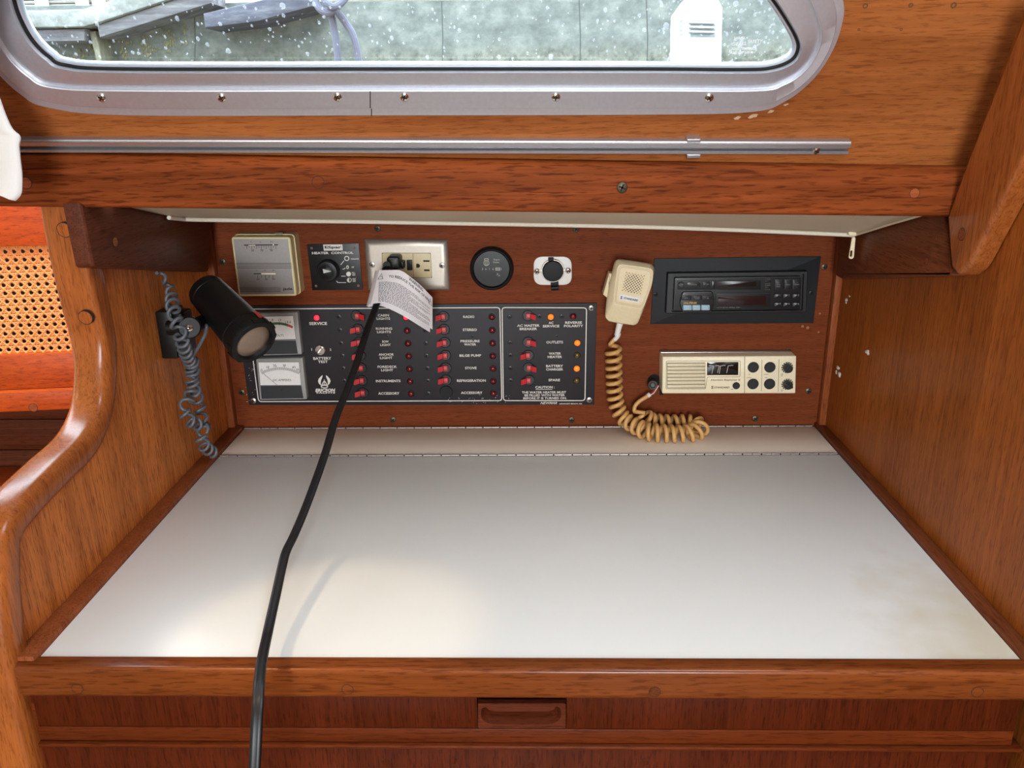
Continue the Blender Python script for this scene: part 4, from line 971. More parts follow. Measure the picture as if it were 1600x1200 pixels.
def breaker(x, y, side, shade=REDP):
    k = PAN.k(x, y, w0); mb = MB(); c = PAN.px(x, y, w0); r = 9.2*k
    mb.lathe(PAN.P(*c, w0-.0004), PAN.N, [(r, 0), (r, .0016), (r*.93, .0024), (r*.86, .0024), (r*.8, .0012), (0, .0012)], 28)
    b = mb.build('breaker', [mat_bez, mat_in], bp)
    mb = MB(); s = side
    def rr_(x0, y0, x1, y1, a, e, bev):
        xs = sorted((x+s*x0, x+s*x1)); prect(mb, PAN, xs[0], y+y0, xs[1], y+y1, a, e, .6, bev)
    rr_(-3, -3.6, 4.5, 4.6, w0, w0+.0048, .0006)
    # lever: tilts away to the side the switch is thrown
    hk = .0075; Q0 = [(x+s*2.0, y-3.4), (x+s*8.6, y-2.0), (x+s*8.6, y+6.6), (x+s*2.0, y+4.8)]
    base = [PAN.P(*p, w0+.0015) for p in PAN.pts(Q0, w0+.0015)]
    tip = [PAN.P(*p, w0+hk+d_) for p, d_ in zip(PAN.pts([(x+s*4.4, y-2.8), (x+s*12.2, y-1.2), (x+s*12.2, y+6.8), (x+s*4.4, y+5.0)], w0+hk), (-.0005, .0016, .0016, -.0005))]
    mb.rings([base, tip]); t = mb.build('toggle', shade, b, flat=True)
    mb = MB(); ptext(mb, PAN, '15', x-s*(-.6), y-.2, w0+.0051, 3.2, rot=pi/2*0+.0); mb.build('amp_number', pinkink, b, normals=False, flat=True)
mat_bez = mat('breaker bezel', (22, 20, 22), .4); mat_in = mat('breaker inner', (60, 56, 58), .4); pinkink = mat('pale pink print', (224, 160, 160), .6)
for i, (x, y) in enumerate(((557, 493.5), (559.5, 514.5), (561, 535), (562.5, 555.5), (564, 575.2), (565.5, 594.6), (567, 614))): breaker(x, y, 1 if i == 0 else -1)
for x, y in ((693, 494.8), (694, 515), (695, 535.4), (696, 555.6), (696.4, 575.2), (697, 594)): breaker(x, y, -1)
for (x, y), s in zip(((825, 493.5), (825.5, 535), (825.5, 555.5), (826, 575), (826.5, 594.5)), (1, 1, -1, 1, -1)): breaker(x, y, s)
mb = MB(); pcyl(mb, PAN, 697, 613, w0-.0004, w0+.002, 10.2, .0006); mb.build('blank_plug', RUBBER, bp)
def indicator(x, y, m, r=4.0):
    k = PAN.k(x, y, w0); c = PAN.px(x, y, w0); mb = MB()
    mb.lathe(PAN.P(*c, w0-.0004), PAN.N, [(5.4*k, 0), (5.4*k, .0008), (4.6*k, .0013), (4.2*k, .0008)], 20); b = mb.build('indicator_ring', mat_bez, bp)
    mb = MB(); mb.lathe(PAN.P(*c, w0-.0002), PAN.N, [(r*k, 0), (r*k, .0016), (r*k*.85, .0028), (r*k*.5, .0036), (0, .0038)], 18); mb.build('indicator_lens', m, b, angle=60)
indicator(495, 496.3, L_RED, 4.3)
for i, (x, y) in enumerate(((634.5, 495.7), (636.3, 516.5), (637.6, 536.5), (638.8, 556.3), (640, 576.2), (641, 595.8), (642.5, 615))): indicator(x, y, L_RED if i == 0 else L_DRED)
for x, y in ((768.7, 495), (769.2, 515.8), (769.6, 536.2), (770, 556.2), (770.2, 575.8), (770.6, 595.5), (771, 614.5)): indicator(x, y, L_DRED)
for x, y, m in ((860.5, 495, L_ORG), (895.5, 494.3, L_DRED), (902, 535.6, L_ORG), (901.7, 555, L_DAMB), (901.2, 575.7, L_ORG), (901, 594.4, L_DAMB)): indicator(x, y, m, 4.6)
mat_sc = mat('black screw', (40, 37, 40), .4)
for x, y in [z1(838, 620), z1(845, 703), z1(852, 785), z1(860, 863), z1(866, 943), z1(872, 1020), z1(880, 1097), z1(1372, 625), z1(1378, 705), z1(1382, 785), z1(1386, 863), z1(1392, 942), z1(1395, 1020), z1(1398, 1100),
             z2(465, 620), z2(468, 782), z2(470, 860), z2(470, 940), z2(472, 1018), z2(652, 617), z2(790, 617), z2(760, 740), z2(232, 742), z1(1142, 742)]:
    small = y > 524 and y < 527
    screw(bp, PAN.pt(x, y, w0), PAN.N, (2.2 if small else 3.6)*PAN.k(x, y), mat_sc, BLACKHOLE, name='breaker_screw', dome=.25, rot=random.random())
for x, y in ((386, 486), z1(303, 1145), z2(975, 565), z2(963, 1140)): screw(bp, PAN.pt(x, y, w0), PAN.N, 4.6*PAN.k(x, y), SILV, SLOT, name='corner_screw', dome=.3, rot=.5)
# battery test switch
mb = MB(); P = PAN.pt(500.8, 546.5, w0); k = PAN.k(500, 546)
mb.lathe(P, PAN.N, [(8*k, 0), (8*k, .002), (7.2*k, .0028), (5.6*k, .0028), (5.4*k, .0016), (0, .0016)], 6*4); bs = mb.build('battery_test_switch', CHROME, bp)
mb = MB(); a = PAN.pt(500.5, 546.5, w0+.001); b = PAN.pt(496.8, 551, w0+.013); mb.lathe(a, b-a, [(.0014, 0), (.0017, .006), (.0026, (b-a).length-.002), (.0024, (b-a).length), (0, (b-a).length+.0008)], 14); mb.build('lever', CHROME, bs)
# the two meters
MET = mat('clear meter plastic', (142, 140, 136), .25)
METB = mat('meter black band', (38, 42, 44), .4)
def meter(name, label, outer, dial, band, texts, arcs, ticks, needle):
    mb = MB(); wm = .0125; q = rpoly(PAN.pts(outer, wm), .0012, 3); mb.prism(inset(q, -.0008), PAN.P, w0-.0004, wm, .0012, 2); o = mb.build(name, MET, bp, label=label)
    mb = MB(); mb.poly(PAN.pts(dial, wm+.0003), PAN.P, wm+.0003); d_ = mb.build('dial', FACE, o, normals=False)
    mb = MB(); mb.poly(PAN.pts(band, wm+.0003), PAN.P, wm+.0003); mb.build('lower_band', METB, o, normals=False)
    mb = MB(); w = wm+.0005
    for t, x, y, h in texts: ptext(mb, PAN, t, *z3(x, y), w, h/7.5, bold=.0)
    for a, b, wd in ticks: pstroke(mb, PAN, [z3(*a), z3(*b)], wd/7.5, w)
    for a, b, wd in [(dial[0], dial[1], .5), (dial[3], dial[2], .8)]: pstroke(mb, PAN, [a, b], wd, w)
    pcyl(mb, PAN, *z3(*needle[2]), wm, wm+.0008, 1.6)
    mb.build('dial_lettering', INK, o, normals=False, flat=True)
    for m, L, wd in arcs:
        mb = MB(); pstroke(mb, PAN, [z3(*p) for p in L], wd/7.5, w); mb.build('scale_band', m, o, normals=False)
    mb = MB(); pstroke(mb, PAN, [z3(*needle[0]), z3(*needle[1])], 4.5/7.5, wm+.0007); mb.build('needle', INK, o, normals=False)
def arc(cx, cy, R, a0, a1, n=14): return [(cx+R*sin(radians(a0+(a1-a0)*i/n)), cy-R*cos(radians(a0+(a1-a0)*i/n))) for i in range(n+1)]
o_ = [z3(95, 118), z3(630, 103), z3(681, 586), z3(140, 602)]
meter('voltmeter', 'voltmeter with a red and green scale', o_, [z3(120, 150), z3(583, 138), z3(614, 415), z3(145, 425)], [z3(146, 432), z3(616, 428), z3(640, 582), z3(152, 594)],
      [('11.8', 320, 186, 30), ('13', 428, 188, 30), ('14.4', 526, 212, 30), ('10', 215, 216, 26), ('DC VOLTS', 388, 368, 26), ('1', 583, 238, 20)],
      [(GREENM, arc(400, 600, 372, -11, 18.5), 30), (REDM, arc(400, 600, 372, 18.5, 29), 28), (REDM, arc(400, 600, 372, -28, -11), 28)],
      [((327, 205), (332, 250), 4), ((426, 205), (424, 250), 4), ((524, 232), (512, 270), 4)], ((250, 345), (345, 428), (385, 480)))
o_ = [z3(155, 650), z3(690, 638), z3(741, 1112), z3(200, 1122)]
tk_ = []
for i in range(41):
    a = -27+54*i/40; R = 466; l = 52 if i % 8 == 0 else 32
    cx, cy = 435, 1238; tk_.append(((cx+R*sin(radians(a)), cy-R*cos(radians(a))), (cx+(R+l)*sin(radians(a)), cy-(R+l)*cos(radians(a))), 4.2))
meter('ammeter', 'ammeter scaled to fifty with a black lower band', o_, [z3(178, 682), z3(652, 680), z3(676, 952), z3(203, 956)], [z3(204, 962), z3(680, 958), z3(706, 1104), z3(216, 1112)],
      [('0', 216, 772, 28), ('10', 288, 740, 28), ('20', 368, 720, 28), ('30', 482, 718, 28), ('40', 594, 740, 28), ('50', 638, 768, 26), ('DC AMPERES', 455, 892, 26)], [], tk_, ((225, 806), (398, 950), (455, 1005)))

# ---------------------------------------------------------------- car stereo in its black surround
zt = zz(1000, 390, 5.333)
st = thing('car_stereo', 'black cassette radio set in a flat black surround at the right of the panel', 'stereo', tuple(PAN.pt(1148, 455)))
mb = MB(); mb.prism(rpoly(PAN.pts([zt(118, 75), zt(1508, 57), zt(1445, 612), zt(88, 622)], .002), .0005), PAN.P, -.001, .0022, .0004); mb.build('surround', mat('black laminate surround', (25, 26, 29), .55, spec=.3, bump=.2, bscale=2000), st)
SBL = mat('stereo black', (22, 22, 24), .36); SBL2 = mat('stereo recess', (10, 10, 11), .5); SBT = mat('stereo button', (34, 35, 38), .32); SDS = mat('stereo display', (44, 26, 26), .12); SBR = mat('stereo slot door', (34, 26, 24), .3)
sw = .011
def so(L): return PAN.pts([zt(*p) for p in L], sw)
outer = rpoly(so([(230, 195), (1400, 178), (1386, 522), (213, 533)]), .0016, 4); inner = rpoly(so([(275, 215), (1368, 200), (1356, 508), (262, 520)]), .0012, 4)
mb = MB(); mb.rings([[PAN.P(*p, w) for p in a] for a, w in ((outer, .001), (outer, sw-.001), (inset(outer, .001), sw), (inner, sw), (inner, .003))], False, False); mb.build('sleeve', SBL, st)
mb = MB(); mb.poly(inner, PAN.P, .0045); mb.build('sleeve_back', SBL2, st, normals=False)
mb = MB(); mb.prism(rpoly(so([(290, 235), (1346, 222), (1336, 500), (276, 512)]), .002, 4), PAN.P, .004, sw, .0008); fp = mb.build('fascia', SBL, st)
def sr(mb, x0, y0, x1, y1, a, b, r=1., bev=.0004): prect(mb, PAN, *zt(x0, y0), *zt(x1, y1), a, b, r/1.0, bev)
mb = MB(); sr(mb, 310, 254, 1008, 334, sw-.001, sw+.0004, 1.5, .0003); mb.build('cassette_bay', SBL2, fp)
mb = MB(); pcyl(mb, PAN, *zt(344, 294), sw, sw+.0022, 24/5.333, .0005); sr(mb, 392, 271, 503, 315, sw, sw+.002, 3.5); sr(mb, 522, 268, 580, 312, sw, sw+.002, .8); sr(mb, 596, 262, 622, 326, sw, sw+.002, .5); mb.build('bay_buttons', SBT, fp)
mb = MB(); sr(mb, 628, 262, 970, 308, sw, sw+.0012, .4); mb.build('cassette_door', SBR, fp)
mb = MB(); sr(mb, 1042, 254, 1092, 276, sw, sw+.0012, .6); sr(mb, 1042, 306, 1092, 328, sw, sw+.0012, .6); mb.build('small_buttons', SBL2, fp)
mb = MB(); sr(mb, 1126, 246, 1200, 336, sw, sw+.002, .8, .0006); sr(mb, 1204, 246, 1268, 336, sw, sw+.0016, .8, .0006); sr(mb, 1272, 246, 1330, 334, sw, sw+.002, .8, .0006); mb.build('seek_rocker', SBT, fp)
for r_, yy in enumerate((388, 460)):
    for cc, xx in enumerate((1147, 1223, 1300)):
        mb = MB(); sr(mb, xx-29, yy-19, xx+29, yy+19, sw, sw+.0024, .8, .0008); b_ = mb.build('preset_button', SBT, fp)
        mb = MB(); ptext(mb, PAN, str(r_*3+cc+1), *zt(xx+20, yy-8), sw+.0027, 3.2); mb.build('button_number', GREYINK, b_, normals=False, flat=True)
mb = MB(); mb.prism(rpoly(so([(352, 346), (600, 342), (620, 430), (596, 515), (350, 520), (326, 440)]), [.004, .004, .003, .004, .004, .003], 6), PAN.P, sw-.001, sw+.004, .0012, 3); pad = mb.build('control_pad', SBL, fp)
mb = MB()
for a, b in ((347, 432), (440, 516), (524, 606)): sr(mb, a, 382, b, 424, sw+.0035, sw+.0052, .8, .0005)
mb.build('pad_keys', SBT, pad)
for a, b in ((360, 432), (437, 503), (511, 582)):
    mb = MB(); sr(mb, a, 462, b, 506, sw+.0035, sw+.0054, 1.4, .0006); mb.build('blue_key', mat('pale blue key', (150, 182, 196), .35), pad, label='pale blue key')
mb = MB(); ptext(mb, PAN, '/ALPINE', *zt(418, 445), sw+.0044, 3, 110/5.33, shear=.2, bold=.04); mb.build('maker_lettering', mat('gold print', (176, 140, 70), .4, .6), pad, normals=False, flat=True)
mb = MB(); sr(mb, 632, 362, 1085, 476, sw-.0004, sw+.0008, 1.5, .0006); mb.build('display_frame', SBL2, fp)
mb = MB(); sr(mb, 652, 386, 1052, 464, sw, sw+.0012, .6, .0003); mb.build('display', SDS, fp)
mb = MB(); w = sw+.0011
ptext(mb, PAN, 'AUTO METAL  SINGLE  7502', *zt(735, 482), w, 10/5.33, 190/5.33); 
for y in (246, 284, 298, 333): ptext(mb, PAN, 'DOLBY', *zt(1065, y), w+.0006, 6/5.33, 46/5.33)
mb.build('fascia_lettering', GREYINK, fp, normals=False, flat=True)
mb = MB(); w = sw+.0025
for t, x, y, wd in (('UP', 344, 294, 34), ('TAPE', 446, 293, 60), ('EJ', 550, 290, 40), ('ON', 1152, 276, 20), ('TUNE', 1155, 292, 28), ('BAND', 1153, 308, 26), ('TUNE', 1232, 292, 40), ('SCAN', 1308, 290, 34), ('A.P', 1314, 274, 14)): ptext(mb, PAN, t, *zt(x, y), w, 9/5.33, wd/5.33)
w = sw+.0057
for t, x, y, wd, h in (('VOL', 384, 405, 36, 10), ('LOUD', 476, 398, 48, 9), ('MUTE', 476, 411, 34, 7), ('A', 566, 405, 20, 10)): ptext(mb, PAN, t, *zt(x, y), w, h/5.33, wd/5.33)
mb.build('button_lettering', GREYINK, fp, normals=False, flat=True)
mb = MB(); w = sw+.0058
for t, x, y, wd in (('TUNE', 396, 474, 34), ('A.B', 396, 492, 26), ('PROG', 470, 474, 34), ('M.I.X', 472, 492, 36), ('DISC', 546, 474, 34), ('B.I.N', 546, 492, 36)): ptext(mb, PAN, t, *zt(x, y), w, 9/5.33, wd/5.33)
mb.build('blue_key_lettering', WINK, pad, normals=False, flat=True)
for x, y in ((130, 372), (1425, 361)): screw(st, PAN.pt(*zt(x, y), .0022), PAN.N, 3.6*PAN.k(1100, 450), BLACK, BLACKHOLE, name='surround_screw', dome=.3)

# ---------------------------------------------------------------- VHF radio
zv = zz(1020, 545, 6.667); wv = .029
vh = thing('vhf_radio', 'cream marine radio with a slatted grille and six dark knobs', 'radio', tuple(PAN.pt(1138, 585)))
fq = [zv(103, 83), zv(1496, 74), zv(1487, 466), zv(98, 467)]
q = rpoly(PAN.pts(fq, wv), .0018, 4); mb = MB()
mb.prism(q, PAN.P, -.001, wv, .0016, 3); body = mb.build('housing', CREAM2, vh, label='cream housing')
mb = MB(); mb.prism(PAN.pts([(1030.5, 548), (1036, 548), (1036, 617), (1030.5, 617)], .0006), PAN.P, 0, .0006); mb.prism(PAN.pts([(1030.5, 546.5), (1236, 546), (1236, 550), (1030.5, 551)], .0006), PAN.P, 0, .0006); mb.build('cutout_gap', BLACKHOLE, vh)
mb = MB(); mb.prism(PAN.pts([(1032, 549.3), (1234, 548.5), (1234, 551.5), (1032, 552.5)], .008), PAN.P, 0, .01, .001); mb.build('top_flange', mat('grey metal flange', (190, 188, 184), .35, .8), vh)
mb = MB(); w = wv+.0003; DV = mat('radio seam', (104, 92, 68), .7)
def vs(L, wd=4, cl=False, ww=None): pstroke(mb, PAN, [zv(*p) for p in L], wd/6.667, ww or w, cl)
vs([(958, 79), (955, 466)], 5); vs([(1137, 112), (1132, 444)], 4); vs([(1315, 108), (1305, 446)], 4)
vs(rpoly([(142, 128), (912, 126), (908, 292), (566, 294), (550, 418), (138, 418)], [10, 12, 12, 18, 12, 10], 4), 4, True)
mb.build('seam_lines', DV, vh, normals=False, flat=True)
mb = MB()
for y in range(8): vs([(150, 148+37*y), (546, 147+37*y)], 6.5, False, w)
vs([(150, 148), (148, 408)], 4); vs([(547, 147), (544, 408)], 3); mb.build('grille_gaps', mat('grille shadow brown', (110, 98, 74), .8), vh, normals=False, flat=True)
mb = MB()
for y in range(7): prect(mb, PAN, *zv(152, 154+37*y), *zv(543, 180+37*y), wv-.001, wv+.0012, .5, .0007)
mb.build('grille_slats', CREAM2, vh)
mb = MB(); pquad(mb, PAN, [zv(566, 140), zv(893, 138), zv(890, 274), zv(564, 276)], wv-.001, wv+.0006, .5, .0003); dsp = mb.build('display_window', mat('radio display', (26, 18, 16), .08), vh)
mb = MB(); w = wv+.0008
for L in ([(605, 176), (632, 177), (615, 260)], [(668, 176), (692, 177), (674, 250)], [(735, 177), (706, 178), (692, 260)], [(818, 174), (786, 177), (769, 252)]): vs(L, 4, False, w)
for t, x, y in (('INT', 596, 175), ('TX', 660, 175), ('HI', 742, 174), ('WX', 826, 173)): ptext(mb, PAN, t, *zv(x, y), w, 11/6.667, 24/6.667)
mb.build('display_lettering', WINK, dsp, normals=False, flat=True)
mb = MB(); w = wv+.0004
ptext(mb, PAN, 'Horizon Explorer II', *zv(757, 327), w, 24/6.667, 300/6.667); ptext(mb, PAN, 'STANDARD', *zv(720, 403), w, 19/6.667, 160/6.667, shear=.25, bold=.03); ptext(mb, PAN, 'S', *zv(620, 402), w, 34/6.667, 24/6.667, bold=.03)
for t, x, y, wd in (('UP', 1005, 267, 20), ('16/REV', 1182, 267, 52), ('DOWN', 1005, 300, 46), ('H/L', 1183, 300, 26), ('DIM', 825, 422, 22)): ptext(mb, PAN, t, *zv(x, y), w, 10/6.667, wd/6.667)
ptext(mb, PAN, 'SQL', *zv(1346, 270), w, 22/6.667, 34/6.667, rot=pi/2, bold=0); ptext(mb, PAN, 'VOL', *zv(1346, 432), w, 22/6.667, 28/6.667, rot=pi/2, bold=0)
mb.build('housing_lettering', mat('brown print', (84, 70, 54), .6), vh, normals=False, flat=True)
for x, y, r in ((872, 388, 38), (1050, 196, 58), (1223, 196, 58), (1047, 370, 58), (1220, 370, 58)):
    mb = MB(); pcyl(mb, PAN, *zv(x, y), wv-.001, wv+.0022, r/6.667, .0008); mb.build('push_button', mat('radio button', (32, 33, 35), .5, spec=.35), vh)
for x, y, rot in ((1400, 195, .9), (1400, 368, 2.7)):
    k = PAN.k(*zv(x, y), wv); c = PAN.px(*zv(x, y), wv); mb = MB()
    for i in range(14):
        a = 2*pi*i/14; mb.stroke([(c[0]+cos(a+d_)*56/6.667*k, c[1]+sin(a+d_)*56/6.667*k) for d_ in (-.14, .14)], 12/6.667*k, PAN.P, wv+.0003)
    r = 48/6.667*k; mb.lathe(PAN.P(*c, wv-.001), PAN.N, [(r, 0), (r, .006), (r*.92, .008), (0, .008)], 24); kb = mb.build('dial_knob', SBL, vh)
    mb = MB(); d_ = Vector((cos(rot), sin(rot)))*r*.9; mb.stroke([Vector(c)+d_, Vector(c)-d_], r*.5, PAN.P, wv+.0072); mb.prism([tuple(Vector(c)+d_*a+Vector((-d_.y, d_.x)).normalized()*r*.2*b) for a, b in ((-1, -1), (1, -1), (1, 1), (-1, 1))], PAN.P, wv+.006, wv+.010, .0005); mb.build('knob_ridge', SBT, kb)
# connector beside the radio
mb = MB(); hx = thing('cable_hole', 'round black cable hole beside the cream radio', 'hole', tuple(PAN.pt(1022, 595)))
pcyl(mb, PAN, 1022, 594.5, -.001, .0008, 10); mb.build('dark_hole', BLACKHOLE, hx)

# ---------------------------------------------------------------- hand microphone
zm = zz(940, 395, 8.89)
mi = thing('hand_microphone', 'cream hand microphone hanging beside the black surround', 'microphone', tuple(PAN.pt(985, 455, .03)))
body = [(215, 92), (300, 90), (640, 142), (705, 172), (731, 215), (728, 290), (700, 450), (600, 750), (520, 945), (490, 988), (450, 1004), (400, 1003), (130, 960), (75, 930), (50, 885), (52, 800), (75, 600), (110, 400), (145, 260), (175, 140)]
plat = [(262, 166), (320, 166), (620, 208), (690, 228), (712, 262), (712, 320), (690, 460), (620, 660), (588, 738), (560, 768), (530, 776), (480, 770), (220, 722), (185, 705), (171, 672), (173, 620), (186, 480), (200, 350), (218, 230), (235, 182)]
def mo(L, w, d_=0): return [Vector(p) for p in PAN.pts([zm(*p) for p in L], w)]
def sm_(P): return [Vector(p) for p in catmull(P, 4, True)]
rim = [Vector((a.x*.45+b.x*.55, a.y*.45+b.y*.55)) for a, b in zip([Vector(p) for p in body], [Vector(p) for p in plat])]
R = []
for L, w, s in ((body, .010, .94), (body, .014, 1.), (body, .030, 1.), (body, .036, .985)):
    c = Vector((390, 540)); P = sm_(mo([tuple(c+(Vector(p)-c)*s) for p in L], w)); R.append([PAN.P(p.x, p.y, w) for p in P])
def mixl(t): return [tuple(Vector(a).lerp(Vector(b), t)) for a, b in zip(body, plat)]
for t, w in ((.35, .0395), (.9, .0455), (1.0, .0462)): R.append([PAN.P(p.x, p.y, w) for p in sm_(mo(mixl(t), w))])
mb = MB(); mb.rings(R); mbod = mb.build('case', CREAM, mi, label='cream case', angle=45)
mb = MB(); c = Vector((440, 470))
for s0 in (.93, .87):
    P = sm_(mo([tuple(c+(Vector(p)-c)*s0) for p in plat], .0464)); mb.stroke([tuple(p) for p in P], .0004, PAN.P, .0465, True)
mb.build('face_grooves', mat('groove tan', (176, 156, 116), .7), mi, normals=False, flat=True)
for dark in (1, 0):
    mb = MB()
    for i in range(7):
        for j in range(7):
            for h in (0, .5):
                if h and (i == 6 or j == 6): continue
                x = 345+(i+h)*41-(j+h)*9; y = 274+(i+h)*8+(j+h)*41
                inn = ((x-438)/125)**2+((y-435)/130)**2 < 1.0
                if inn != bool(dark) or y > 570: continue
                cc = PAN.px(*zm(x, y), .0465); k = PAN.k(*zm(x, y), .0465)
                mb.poly(circ(cc[0], cc[1], 9.5/8.89*k, 8), PAN.P, .0466)
    mb.build('grille_holes', mat('mic hole dark', (52, 30, 24), .9) if dark else mat('mic hole blind', (170, 144, 100), .7), mi, normals=False, flat=True)
mb = MB(); pquad(mb, PAN, [zm(250, 572), zm(542, 627), zm(526, 702), zm(238, 654)], .046, .0468, .5, .0002); lb = mb.build('name_label', WHITE, mi, label='white name label')
mb = MB(); cc = PAN.px(*zm(408, 645), .047); k = PAN.k(*zm(408, 645), .047); mb.text('STANDARD', PAN.P, cc[0], cc[1], .0471, 28/8.89*k, 205/8.89*k, rot=-.19, bold=.04); cc = PAN.px(*zm(276, 622), .047); mb.text('S', PAN.P, cc[0], cc[1], .0471, 44/8.89*k, 30/8.89*k, rot=-.19, bold=.03)
mb.build('label_lettering', mat('navy print', (52, 56, 72), .6), lb, normals=False, flat=True)
mb = MB(); pquad(mb, PAN, [zm(105, 282), zm(165, 292), zm(95, 640), zm(20, 582)], .016, .034, 1, .0012); mb.build('talk_button', CREAM, mi)
a, b = PAN.pt(*zm(254, 975), .024), PAN.pt(*zm(212, 1150), .024); mb = MB(); mb.cyl(a, b, .0044, .0036, 16); mb.build('neck_sleeve', WHITE, mi, label='white strain relief')
mb = MB(); pcyl(mb, PAN, 988, 445, -.0005, .011, 9); mb.build('hang_stud', CHROME, mi)
# coiled tan cord, down to the table edge, along it and back up to the connector
def helix(C, r, turns_per_m, steps=9, ph=0., rad=None):
    C = resample(C, max(60, int(sum((Vector(C[i+1])-Vector(C[i])).length for i in range(len(C)-1))/.0012))); out = []; t = (C[1]-C[0]).normalized(); up = t.orthogonal().normalized(); s = 0
    L_ = 0; tot = []
    for i in range(len(C)-1): tot.append(L_); L_ += (C[i+1]-C[i]).length
    n = int(L_*turns_per_m*16); acc = ph; j = 0; cur = 0
    for q in range(n+1):
        l = L_*q/n
        while j < len(tot)-2 and tot[j+1] < l: j += 1
        f = (l-tot[j])/max(1e-9, (C[j+1]-C[j]).length); p = C[j].lerp(C[j+1], f); t = (C[min(j+2, len(C)-1)]-C[max(0, j-1)]).normalized()
        up = (up-t*up.dot(t)).normalized(); b = t.cross(up); a = ph+2*pi*q/16
        rr = r*(rad(l/L_) if rad else 1); out.append(p+up*cos(a)*rr+b*sin(a)*rr)
    return out
z8 = zz(930, 480, 5); TAN = mat('tan coiled cord', (206, 158, 96), .42)
def z8p(x, y, w): return PAN.pt(*z8(x, y), w)
ctr = [z8p(140, 310, .022), z8p(145, 400, .022), z8p(147, 520, .022), z8p(150, 640, .022), z8p(160, 730, .022), z8p(185, 810, .024), z8p(230, 875, .028), z8p(300, 920, .038), z8p(390, 965, .050), z8p(480, 985, .054), z8p(570, 995, .054), z8p(660, 998, .054), z8p(740, 990, .052), z8p(800, 965, .045), z8p(810, 935, .034), z8p(760, 915, .026), z8p(680, 915, .023), z8p(590, 915, .023), z8p(500, 910, .023), z8p(430, 895, .023), z8p(385, 865, .023), z8p(360, 830, .022)]
cc_ = catmull(ctr, 8)
hx_ = helix(cc_, .0092, 92, ph=2.0, rad=lambda t: 1+.28*max(0, min(1, (t-.38)*8)))
lead0 = [z8p(185, 205, .024), z8p(172, 235, .024), z8p(140, 262, .024), z8p(115, 290, .024)]
lead1 = [z8p(305, 815, .024), z8p(310, 775, .022), z8p(345, 735, .020), z8p(400, 700, .018), z8p(425, 682, .017)]
full = catmull(lead0, 5)[:-1]+hx_+catmull(lead1, 5)
for p in full:
    if p.y > -.0028: p.y = -.0028
    if p.z < .0028 and p.y < 0: p.z = .0028
mb = MB(); mb.tube(full, .003, 8); mb.build('coiled_cord', TAN, mi, label='tan coiled cord', angle=80)
mb = MB(); mb.tube(catmull([z8p(186, 200, .0242), z8p(175, 228, .0242), z8p(150, 256, .0242)], 5), .0031, 10); mb.tube([z8p(408, 694, .0180), z8p(428, 680, .0170)], .0033, 10); mb.build('tape_wrap', mat('white tape', (214, 210, 206), .6), mi, label='white tape on the cord')
mb = MB(); mb.tube(catmull([z8p(425, 683, .0170), z8p(450, 665, .019), z8p(470, 635, .022), z8p(488, 612, .026)], 6), .0009, 6); mb.build('red_wire', mat('red wire', (170, 40, 48), .5), mi)
mb = MB(); mb.tube(catmull([z8p(428, 686, .0174), z8p(456, 672, .02), z8p(478, 640, .023), z8p(494, 614, .026)], 6), .0007, 6); mb.build('white_wire', WHITE, mi)
a, b = PAN.pt(1020, 600, .004), PAN.P(*PAN.px(1020, 602, .024), .024)
mb = MB(); mb.lathe(a, b-a, [(.0068, 0), (.0072, .008), (.0072, .016), (.0062, .0205), (.004, .021), (.003, .019)], 20); mb.build('connector', mat('dark brown connector', (52, 42, 40), .5), mi)

# ---------------------------------------------------------------- reading lamp on the left bulkhead
z4 = zz(220, 400, 3.75)
rl_ = thing('reading_lamp', 'black adjustable reading lamp on the left bulkhead with a grey coiled cord', 'lamp', tuple(LW.pt(265, 520)))
p0, p1 = Vector(LW.px(*z4(75, 330))), Vector(LW.px(*z4(130, 600)))
y0 = (p0.x+p1.x)/2; zt_, zb_ = p0.y, p1.y
ymax = y0+.036
mb = MB(); mb.lohi((-.4242, y0, zb_), (-.405, ymax, zt_), .002); mb.build('mount_plate', LAMPB, rl_)
mb = MB(); mb.lohi((-.4055, y0+.003, zb_+.004), (-.394, ymax-.003, zt_-.003), .003); mb.build('mount_box', LAMPB, rl_)
def at(x, y, X): 
    r = ray(x, y); return CAM+r*((X-CAM.x)/r.x)
kn_c = at(*z4(285, 420), -.372)
mb = MB(); mb.cyl(Vector((-.396, kn_c.y, kn_c.z)), kn_c, .0085, .0085, 18)
dcam = (CAM-kn_c).normalized(); mb.cyl(kn_c-dcam*.008, kn_c+dcam*.008, .0125, n=24, bev=.0015); mb.build('swivel_arm', LAMPB, rl_)
screw(rl_, kn_c+dcam*.008, dcam, .0042, CHROME, SLOT, name='pivot_screw', dome=.5)
cen = at(358, 493, -.338)
ax = (RT*.66-UP*.60-FW*.40).normalized(); hl = .0545
def hp(t): return cen+ax*t
fx = hp(-.01)-ax.cross(FW).normalized()*0
low = (UP*-1-ax*(UP*-1).dot(ax)).normalized()
yk = hp(-.018)-(RT-ax*RT.dot(ax)).normalized()*.016+low*.010
mb = MB(); mb.cyl(kn_c-dcam*.002, yk, .0075, .0085, 16); mb.build('yoke', LAMPB, rl_)
mb = MB(); b_ = -hl
mb.lathe(hp(b_), ax, [(.0, 0), (.014, .0), (.0185, .001), (.0212, .003), (.0222, .007), (.0222, .013), (.0216, .0135), (.0216, .0145), (.0226, .015), (.0246, .05), (.0262, .082), (.0266, .086), (.0258, .0865), (.0258, .088), (.027, .0885), (.0272, .096), (.0268, .0985)], 48)
hd = mb.build('lamp_head', LAMPB, rl_, angle=35)
mb = MB(); rb = hl-.012
mb.lathe(hp(-hl+.0975), ax, [(.0272, 0), (.0284, .001), (.0286, .008), (.0276, .0105), (.0226, .011), (.0222, .0095), (.0205, .006)], 48)
